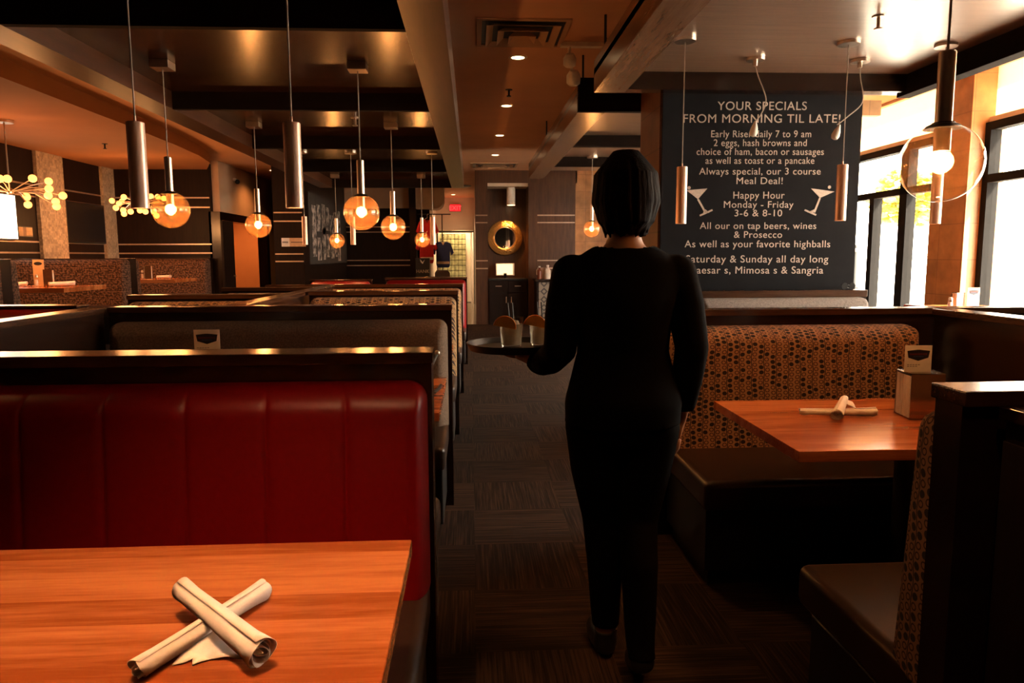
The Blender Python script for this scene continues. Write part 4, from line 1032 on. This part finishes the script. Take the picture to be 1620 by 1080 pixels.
MB().prism([(-0.06, 0.40), (-0.03, 0.37), (0.0, 0.33), (0.05, 0.385), (0.005, 0.29), (-0.04, 0.33)], -0.004, Matrix.Translation((0, -0.121, 0))).build('emblem', WJ, o, smooth=False)
o = thing('display_stand', 'dark stand under the black name box', 'stand', (-1.0, 16.62, 0))
MB().box(-0.28, 0.34, -0.20, 0.20, 0.84, 0.87, 0.004).build('top', M_ESP, o); MB().box(-0.25, 0.31, -0.18, 0.18, 0, 0.84).build('body', M_ESPV, o, smooth=False)
o = thing('garment_rail', 'thin black garment rail behind the hanging jerseys', 'rail', (-0.68, 17.10, 0))
MB().cyl((0, 0, 0), (0, 0, 2.30), 0.012, 12).build('post', M_BLACK, o); MB().cyl((-0.62, 0, 2.30), (0.2, 0, 2.30), 0.012, 12).build('bar', M_BLACK, o); MB().box(-0.2, 0.2, -0.06, 0.1, 0, 0.02, 0.004).build('foot', M_BLACK, o)
o = thing('grey_chair', 'grey rounded chair back at the hall entrance', 'chair', (-0.62, 15.4, 0))
MB().prism([(-0.16, 0.55), (-0.16, 0.98), (-0.12, 1.04), (0.10, 1.04), (0.16, 0.98), (0.16, 0.55)], 0.05, bev=0.015).build('backrest', M_GREY, o)
MB().box(-0.18, 0.18, -0.36, 0.05, 0.44, 0.50, 0.02).build('seat', M_GREY, o)
for a in (-0.15, 0.15):
    for b_ in (-0.32, 0.02): MB().cyl((a, b_, 0), (a, b_, 0.45), 0.014, 10).build('leg', M_NICKEL, o)

# ------------------------------------------------------------------ niche: mirror, lamp, counter
o = thing('round_mirror', 'round mirror in a broad hammered gold frame at the end of the aisle', 'mirror', (0.676, 14.66, 1.69))
RX = Matrix.Rotation(PI/2, 4, 'X')
g = G('hammered_gold'); vn = g.n('ShaderNodeTexVoronoi'); vn.inputs['Scale'].default_value = 34; g.l(g.coord(), vn.inputs['Vector'])
g.set((0.72, 0.40, 0.12), 0.32, 0.9); g.bump(vn.outputs['Distance'], 0.8, 0.01)
prof = [(0.205, 0.0), (0.205, 0.05), (0.235, 0.075), (0.29, 0.065), (0.34, 0.045), (0.355, 0.0)]
MB().lathe(prof, 56, RX, cap=False).build('frame', g.m, o)
MB().lathe([(0.206, 0.03), (0, 0.03)], 48, RX, cap=False).build('mirror_glass', plain('mirror_silver', (0.75, 0.72, 0.68), 0.03, 1.0), o)
MB().lathe([(0.205, 0.05), (0.215, 0.058), (0.205, 0.062)], 48, RX, cap=False).build('inner_ring', M_NICKEL, o)
o = thing('cylinder_spotlight', 'white cylinder ceiling spotlight above the gold mirror', 'spotlight', (0.785, 14.35, 2.66))
MB().lathe([(0.08, -0.34), (0.085, -0.335), (0.085, 0.0)], 28).build('housing', M_CARD, o)
MB().lathe([(0.076, -0.342), (0, -0.342)], 24, cap=False).build('lens', M_DOWN, o)
lamp('down_light', 'SPOT', (0, 0, -0.36), 70, o, WARM, 0.05, 90, 0.8, (-0.03, 0.12, -1))
o = thing('niche_counter', 'dark counter with drawers under the gold mirror', 'counter', (0.71, 14.345, 0))
MB().box(-0.385, 0.385, -0.27, 0.31, 0.0, 0.86).build('body', M_ESPV, o, smooth=False)
MB().box(-0.385, 0.385, -0.30, 0.31, 0.86, 0.89, 0.003).build('worktop', M_BLACK, o)
for k in range(2):
    d = MB().box(-0.37+0.375*k, -0.01+0.375*k, -0.29, -0.27, 0.62, 0.84, 0.003).build('drawer', M_ESPV, o)
    MB().box(-0.25+0.375*k, -0.13+0.375*k, -0.305, -0.29, 0.74, 0.755).build('handle', M_CHROME, d)
    d = MB().box(-0.37+0.375*k, -0.01+0.375*k, -0.29, -0.27, 0.12, 0.60, 0.003).build('door', M_ESPV, o)
    MB().box(-0.05+0.1*k, -0.035+0.1*k, -0.305, -0.29, 0.42, 0.54).build('handle', M_CHROME, d)
o = thing('till_screen', 'bright till screen on the dark counter under the gold mirror', 'screen', (0.66, 14.28, 0.89))
MB().box(-0.185, 0.185, 0.0, 0.03, 0.06, 0.30, 0.006, M=Matrix.Rotation(-0.15, 4, 'X')).build('bezel', M_CARD, o)
MB().box(-0.165, 0.15, -0.003, 0.0, 0.075, 0.285, M=Matrix.Rotation(-0.15, 4, 'X')).build('display', emit('till_display', (1.0, 0.72, 0.38), 1.6), o, smooth=False)
MB().cyl((0, 0.04, 0), (0, 0.0, 0.10), 0.03).lathe([(0.09, 0), (0.09, 0.012)], 24).build('stand', M_BLACK, o)
o = thing('service_counter', 'service counter with patterned tile front right of the niche', 'counter', (1.86, 13.6, 0))
MB().box(-0.66, 0.7, -0.25, 0.30, 0.0, 0.86).build('body', M_ESPV, o, smooth=False)
MB().box(-0.69, 0.73, -0.28, 0.33, 0.86, 0.90, 0.003).build('worktop', M_ESP, o)
gt = G('patterned_tile'); p_ = gt.xyz(gt.n('ShaderNodeTexCoord').outputs['Object'])
a_ = gt.f('ABSOLUTE', gt.f('SUBTRACT', gt.f('FRACT', gt.f('DIVIDE', p_[0], 0.15)), 0.5)); b2 = gt.f('ABSOLUTE', gt.f('SUBTRACT', gt.f('FRACT', gt.f('DIVIDE', p_[2], 0.15)), 0.5))
dd = gt.f('LESS_THAN', gt.f('ABSOLUTE', gt.f('SUBTRACT', gt.f('ADD', a_, b2), 0.36)), 0.12)
gt.set(gt.mix(dd, (0.30, 0.26, 0.22), (0.07, 0.065, 0.07)), 0.3)
MB().box(-0.62, 0.66, -0.262, -0.25, 0.10, 0.84).build('tile_front', gt.m, o, smooth=False)
def bottle(label, loc, h, r, m, capm):
    o = thing('bottle', label, 'bottle', loc)
    MB().lathe([(0, 0), (r, 0), (r, h*0.62), (r*0.45, h*0.76), (r*0.4, h*0.92), (0, h*0.92)], 20, cap=False).build('body', m, o)
    MB().lathe([(r*0.48, h*0.88), (r*0.48, h), (0, h)], 16, cap=False).build('cap', capm, o)
    return o
bottle('white squeeze bottle on the tiled service counter', (1.42, 13.5, 0.90), 0.26, 0.055, M_CARD, M_CARD)
bottle('dark sauce bottle on the tiled service counter', (1.27, 13.55, 0.90), 0.24, 0.045, plain('dark_sauce', (0.18, 0.05, 0.03), 0.2), M_CARD)
o = thing('metal_pitcher', 'shiny metal pitcher on the tiled service counter', 'pitcher', (1.33, 13.66, 0.90))
MB().lathe([(0, 0), (0.055, 0), (0.06, 0.1), (0.05, 0.19), (0.055, 0.21), (0.05, 0.21), (0.045, 0.19), (0, 0.03)], 24, cap=False).build('body', M_CHROME, o)
MB().tube([(-0.05, 0, 0.19), (-0.10, 0, 0.17), (-0.10, 0, 0.08), (-0.055, 0, 0.05)], 0.008).build('handle', M_CHROME, o)
o = thing('steel_canister', 'short steel canister on the tiled service counter', 'canister', (1.62, 13.6, 0.90))
MB().lathe([(0, 0), (0.05, 0), (0.05, 0.15), (0, 0.15)], 22, cap=False).build('body', M_CHROME, o); MB().lathe([(0.052, 0.13), (0.052, 0.17), (0, 0.175)], 22, cap=False).build('lid', M_BLACK, o)

# ------------------------------------------------------------------ the waitress, her tray and the drinks
PX, PY = 0.478, 2.25
def loft(rings, n=28):
    "rings: (x, y, z, rx, ry) stacked roughly upwards"
    bm = bmesh.new(); rs = []
    for x, y, z, rx, ry in rings:
        rs.append([bm.verts.new((x + rx*math.cos(2*PI*k/n), y + ry*math.sin(2*PI*k/n), z)) for k in range(n)])
    for a, b in zip(rs, rs[1:]):
        for k in range(n): bm.faces.new((a[k], a[(k+1) % n], b[(k+1) % n], b[k]))
    bm.faces.new(rs[0][::-1]); bm.faces.new(rs[-1])
    bmesh.ops.recalc_face_normals(bm, faces=bm.faces)
    return bm
def evaluated(o):
    bpy.context.view_layer.update()
    return bpy.data.meshes.new_from_object(o.evaluated_get(bpy.context.evaluated_depsgraph_get()))
def fused(mb, voxel, it=4):
    "melt overlapping volumes into one continuous skin"
    o = mb.build('tmp', M_BLACK, smooth=False)
    r = o.modifiers.new('r', 'REMESH'); r.mode = 'VOXEL'; r.voxel_size = voxel
    m = o.modifiers.new('s', 'SMOOTH'); m.iterations = it; m.factor = 0.5
    me = evaluated(o); bpy.data.objects.remove(o); return me

LSH, LEL, LWR = (PX-0.165, PY+0.0, 1.270), (PX-0.205, PY-0.02, 1.035), (0.235, PY+0.17, 0.965)
RSH, REL, RWR = (PX+0.165, PY+0.0, 1.270), (PX+0.212, PY-0.03, 1.04), (PX+0.205, PY+0.05, 0.815)
body = MB()
body._add(loft([(PX, PY, 0.74, .145, .105), (PX, PY-0.005, 0.80, .168, .122), (PX, PY-0.01, 0.87, .172, .125), (PX, PY, 0.95, .150, .106), (PX, PY+0.005, 1.03, .130, .095),
                (PX, PY+0.005, 1.12, .138, .102), (PX, PY, 1.20, .155, .106), (PX, PY, 1.255, .182, .090), (PX, PY, 1.295, .168, .076), (PX+0.001, PY+0.004, 1.332, .112, .064), (PX+0.001, PY+0.008, 1.36, .062, .056), (PX+0.002, PY+0.012, 1.385, .052, .054), (PX+0.003, PY+0.02, 1.45, .050, .054)]))
body.ball((PX+0.004, PY+0.03, 1.530), 0.1, 3, (0.76, 0.95, 1.10)).ball((PX+0.004, PY+0.062, 1.462), 0.05, 3, (1, 1.05, 0.9))
body.tube([LSH, ((LSH[0]+LEL[0])/2-0.006, (LSH[1]+LEL[1])/2, 1.17), LEL, ((LEL[0]+LWR[0])/2, (LEL[1]+LWR[1])/2, (LEL[2]+LWR[2])/2-0.006), LWR], [.050, .044, .038, .035, .026], 16).ball(LSH, 0.052)
body.tube([RSH, ((RSH[0]+REL[0])/2+0.006, RSH[1]-0.01, 1.17), REL, (REL[0]-0.005, PY+0.0, 0.93), RWR], [.050, .044, .038, .035, .026], 16).ball(RSH, 0.052)
LT = [(PX-0.082, PY, 0.80), (PX-0.072, PY+0.03, 0.64), (PX-0.055, PY+0.045, 0.47), (PX-0.048, PY+0.02, 0.33), (PX-0.040, PY+0.03, 0.085)]
RT = [(PX+0.082, PY-0.01, 0.80), (PX+0.070, PY+0.0, 0.64), (PX+0.052, PY-0.01, 0.47), (PX+0.040, PY-0.10, 0.35), (PX+0.030, PY-0.17, 0.135)]
for T_ in (LT, RT): body.tube(T_, [.094, .080, .056, .050, .036], 18)
body.tube([LT[4], (LT[4][0]-0.005, LT[4][1]-0.03, 0.045), (LT[4][0]-0.01, LT[4][1]+0.06, 0.035), (LT[4][0]-0.012, LT[4][1]+0.15, 0.028)], [.036, .036, .036, .026], 14)
body.tube([RT[4], (RT[4][0], RT[4][1]-0.035, 0.10), (RT[4][0]+0.004, RT[4][1]+0.04, 0.055), (RT[4][0]+0.006, RT[4][1]+0.125, 0.030)], [.036, .034, .034, .025], 14)
# palms
LP = Vector((0.185, PY+0.265, 0.978)); RP = Vector((RWR[0]-0.004, RWR[1]+0.025, 0.755))
t = bmesh.new(); bmesh.ops.create_icosphere(t, subdivisions=3, radius=1)
body._add(t, Matrix.Translation(LP) @ Matrix.Rotation(0.47, 4, 'Z') @ Matrix.Diagonal((0.038, 0.050, 0.016, 1)))
t = bmesh.new(); bmesh.ops.create_icosphere(t, subdivisions=3, radius=1)
body._add(t, Matrix.Translation(RP) @ Matrix.Rotation(0.25, 4, 'X') @ Matrix.Diagonal((0.016, 0.038, 0.048, 1)))
body.tube([LWR, LP], [.026, .022], 12); body.tube([RWR, RP], [.026, .022], 12)
# brow, nose, chin on the side that faces away
fx, fy, fz = PX+0.004, PY+0.03, 1.53
body.tube([(fx, fy+0.085, fz+0.005), (fx, fy+0.105, fz-0.03), (fx, fy+0.094, fz-0.042)], [.010, .014, .012], 10)
for s_ in (-1, 1):
    body.ball((fx+s_*0.034, fy+0.080, fz+0.022), 0.018, 2, (1.2, 0.7, 0.6)); body.ball((fx+s_*0.03, fy+0.055, fz-0.055), 0.034, 2); body.ball((fx+s_*0.04, fy+0.07, fz-0.035), 0.022, 2)
    body.ball((fx+s_*0.077, fy-0.005, fz-0.01), 0.026, 2, (0.35, 0.7, 1.15))
me = fused(body, 0.009, 5)
fin = MB(); fin.bm.from_mesh(me)
# fingers: four unequal, bent, and a thumb leaving the side of the palm
ca, sa = math.cos(0.47), math.sin(0.47)
def LH(a, b, c): return (LP.x + a*ca - b*sa, LP.y + a*sa + b*ca, LP.z + c)
for k, (a, L_) in enumerate(((-0.028, 0.062), (-0.010, 0.074), (0.010, 0.078), (0.028, 0.070))):
    fin.tube([LH(a*0.8, 0.030, 0.0), LH(a*1.15, 0.048+0.1*L_, 0.001), LH(a*1.5, 0.045+0.55*L_, 0.006), LH(a*1.7, 0.040+L_, 0.016)], [.0095, .009, .0082, .0062], 10)
fin.tube([LH(0.026, -0.015, 0.0), LH(0.048, 0.005, 0.004), LH(0.062, 0.028, 0.014), LH(0.066, 0.044, 0.018)], [.011, .0105, .0095, .007], 10)
for k, (a, L_) in enumerate(((0.028, 0.058), (0.010, 0.070), (-0.010, 0.074), (-0.028, 0.066))):
    fin.tube([(RP.x, RP.y-a*0.8, RP.z-0.03), (RP.x-0.004, RP.y-a*1.0+0.006, RP.z-0.05-0.15*L_), (RP.x-0.014, RP.y-a*1.0+0.016, RP.z-0.045-0.6*L_), (RP.x-0.026, RP.y-a+0.02, RP.z-0.04-0.95*L_)], [.0095, .009, .0082, .0062], 10)
fin.tube([(RP.x-0.004, RP.y+0.026, RP.z+0.018), (RP.x-0.016, RP.y+0.048, RP.z-0.006), (RP.x-0.022, RP.y+0.056, RP.z-0.034), (RP.x-0.024, RP.y+0.056, RP.z-0.050)], [.011, .0105, .0092, .007], 10)
SKIN = plain('warm_skin', (0.42, 0.22, 0.14), 0.5, 0, 0.4, 0.06, 20)
BLK = plain('black_cloth', (0.004, 0.0032, 0.003), 0.95, 0, 0.05, 0.2, 40)
wt_ = thing('person', 'waitress in black with dark hair, walking away down the aisle holding a tray', 'person', (0, 0, 0))
bo = fin.build('body', SKIN, wt_, ang=180)
def shell(name, keep, off, mat):
    "cloth following the body: the faces of the body that pass keep(), moved outwards"
    bm = bmesh.new(); bm.from_mesh(me); bm.normal_update()
    bmesh.ops.delete(bm, geom=[f for f in bm.faces if not keep(f.calc_center_median())], context='FACES')
    nm = {v: v.normal.copy() for v in bm.verts}
    for v in bm.verts: v.co += nm[v]*off
    o = MB()._add(bm).build(name, mat, wt_, ang=180)
    sd = o.modifiers.new('cloth', 'SOLIDIFY'); sd.thickness = off*0.6; sd.offset = -1
    sm = o.modifiers.new('drape', 'SMOOTH'); sm.iterations = 3
    return o
def is_arm(c): return abs(c.x-PX) > 0.20 or (c.x < PX-0.10 and c.y > PY+0.10 and c.z > 0.9)
def is_hand(c): return (c - LP).length < 0.075 or (c.z < 0.83 and c.x > PX+0.175)
shell('shirt', lambda c: not is_hand(c) and ((c.z > 0.80 and c.z < 1.346 - 0.35*max(0, c.y-PY-0.02)) and not (c.z < 0.86 and is_arm(c) and c.z < 0.80)), 0.016, BLK)
shell('trousers', lambda c: c.z < 0.90 and c.z > 0.105 and not is_hand(c) and abs(c.x-PX) < 0.19, 0.010, BLK)
for T_ in (LT, RT):
    tx, ty = T_[4][0], T_[4][1]
    shell('shoe', lambda c: c.z < 0.155 and abs(c.x-tx+0.005) < 0.034 + 0.02 and (c.x < PX-0.004) == (tx < PX) and (c.z < 0.09 or tx > PX), 0.006, plain('black_shoe_leather', (0.010, 0.008, 0.008), 0.35))
# hair: a full cap falling to the collar in loose locks
h = MB()
h.ball((fx, fy-0.012, fz+0.012), 0.1, 3, (0.84, 1.02, 1.14))
for k in range(70):
    a = PI*0.93 + PI*1.14*(k+0.5)/70; r_ = random.uniform(0.94, 1.10); lay = k % 3
    cxx, cyy = math.cos(a), math.sin(a)
    top_ = Vector((fx + 0.03*cxx, fy - 0.01 + 0.03*cyy, fz + 0.118))
    m1 = Vector((fx + 0.080*r_*cxx, fy - 0.012 + 0.098*r_*cyy, fz + 0.045))
    m2 = Vector((fx + 0.086*r_*cxx, fy - 0.018 + 0.100*r_*cyy, fz - 0.035))
    m3 = Vector((fx + 0.066*r_*cxx + 0.006*math.sin(k*2.1), fy - 0.026 + 0.086*r_*cyy, fz - 0.095))
    m4 = Vector((fx + (0.030+0.016*lay)*cxx + 0.010*math.sin(k*1.7), fy - 0.040 + 0.046*cyy, fz - 0.118 - 0.030*random.random()))
    h.tube([top_, m1, m2, m3, m4], [0.010, 0.014, 0.015, 0.013, 0.003], 7)
hm = fused(h, 0.005, 1)
bm = bmesh.new(); bm.from_mesh(hm)
bmesh.ops.delete(bm, geom=[f for f in bm.faces if (lambda c: c.y > fy+0.055 and c.z < fz+0.06)(f.calc_center_median())], context='FACES')
gh = G('dark_hair'); nh = gh.noise(gh.coord((70, 70, 4)), 2.0, 3)
gh.set(gh.ramp(nh, [(0.35, (0.003, 0.0015, 0.001)), (0.7, (0.010, 0.0045, 0.003))]), 0.75, 0, 0.05); gh.bump(nh, 0.6, 0.004)
MB()._add(bm).build('hair', gh.m, wt_, ang=180)
for s_ in (-1, 1):
    e_ = MB().ball((fx+s_*0.032, fy+0.077, fz+0.002), 0.0115, 2).build('eye', M_CARD, wt_); MB().ball((fx+s_*0.032, fy+0.0870, fz+0.002), 0.0055, 2, (1, 0.5, 1)).build('iris', M_INK, e_)
MB().tube([(fx-0.024, fy+0.094, fz-0.068), (fx, fy+0.101, fz-0.066), (fx+0.024, fy+0.094, fz-0.068)], [.003, .007, .003], 8).build('lips', plain('lip_skin', (0.35, 0.09, 0.07), 0.4), wt_)

TZ = 1.008
tray = thing('serving_tray', 'round black serving tray carried level by the waitress', 'tray', (0.150, 2.545, TZ))
MB().lathe([(0, -0.004), (0.155, -0.004), (0.168, 0.018), (0.172, 0.018), (0.160, -0.008), (0, -0.008)], 56, cap=False).build('dish', M_BLACK, tray)
MB().lathe([(0, -0.0035), (0.15, -0.0035), (0.15, -0.001), (0, -0.001)], 48, cap=False).build('mat', plain('black_rubber', (0.012, 0.011, 0.010), 0.55), tray)
gi = G('iced_water'); gi.t.nodes.remove(gi.b)
tr_ = gi.n('ShaderNodeBsdfTransparent'); tr_.inputs[0].default_value = (0.98, 0.95, 0.90, 1); df = gi.n('ShaderNodeBsdfDiffuse'); df.inputs[0].default_value = (0.92, 0.86, 0.78, 1)
mx_ = gi.n('ShaderNodeMixShader'); mx_.inputs[0].default_value = 0.28; gi.l(tr_.outputs[0], mx_.inputs[1]); gi.l(df.outputs[0], mx_.inputs[2]); gi.l(mx_.outputs[0], gi.out.inputs[0])
M_ICEW = gi.m
M_ICE = plain('ice', (0.75, 0.70, 0.64), 0.15, 0, 0.6)
def drink(label, x, y, ori):
    o = thing('drink_glass', label, 'glass', (x, y, TZ-0.001))
    MB().lathe([(0, 0), (0.034, 0), (0.036, 0.004), (0.043, 0.110), (0.0415, 0.110), (0.0345, 0.012), (0, 0.010)], 36, cap=False).build('tumbler', M_CLEAR, o)
    MB().lathe([(0, 0.0125), (0.0335, 0.0125), (0.0395, 0.085), (0, 0.085)], 30, cap=False).build('drink', M_ICEW, o)
    for k in range(6):
        a = k*1.1+ori; rr = 0.018
        MB().box(-0.011, 0.011, -0.011, 0.011, -0.011, 0.011, 0.003, M=Matrix.Translation((rr*math.cos(a), rr*math.sin(a), 0.03+0.011*k)) @ Matrix.Rotation(a, 4, 'Z') @ Matrix.Rotation(0.5, 4, 'X')).build('ice_cube', M_ICE, o)
    sl = MB().prism([(0.036*math.cos(q), 0.036*math.sin(q)) for q in [PI*k/16 for k in range(17)]], 0.006, Matrix.Translation((-0.026, -0.050, 0.078)) @ Matrix.Rotation(0.2, 4, 'Y')).build('orange_slice', plain('orange_flesh', (0.90, 0.40, 0.06), 0.4), o)
    MB().tube([Vector((-0.026, -0.047, 0.078)) + Matrix.Rotation(0.2, 3, 'Y') @ Vector((0.037*math.cos(PI*k/14), 0, 0.037*math.sin(PI*k/14))) for k in range(15)], 0.0035, 8).build('rind', plain('orange_rind', (0.80, 0.22, 0.02), 0.45), sl)
    for k in range(2): MB().cyl((0.012*k, 0.01, 0.02), (-0.012+0.016*k, 0.028, 0.158), 0.0026, 8).build('straw', M_BLACK, o)
    return o
drink('iced drink with an orange slice on the tray, the one farther from her arm', 0.138, 2.53, 0.0)
drink('iced drink with an orange slice on the tray, nearer her shoulder', 0.245, 2.56, 1.4)

# ------------------------------------------------------------------ repeats share a group phrase
GROUPS = {'booth_bench': 'upholstered booths of the dining room', 'low_divider': 'low dark dividers between the booths', 'wooden_table': 'wooden booth tables',
          'napkin_roll': 'paper napkin rolls on the tables', 'table_card': 'white emblem cards on the tables', 'napkin_holder': 'napkin holders on the tables',
          'shaker': 'glass shakers on the tables', 'globe_pendant': 'lit glass globe pendants', 'tube_pendant': 'metal tube pendants', 'bare_socket_pendant': 'bare sockets hanging before the chalkboard',
          'downlight': 'recessed ceiling lights', 'twig_chandelier': 'chandeliers of round bulbs', 'ceiling_vent': 'square ceiling vents', 'sprinkler_head': 'ceiling sprinklers',
          'sports_jersey': 'jerseys hanging by the dark post', 'bottle': 'bottles on the service counter', 'drink_glass': 'iced drinks on the tray'}
for o in bpy.data.objects:
    k = o.name.split('.')[0]
    if o.parent is None and k in GROUPS and 'category' in o: o['group'] = GROUPS[k]
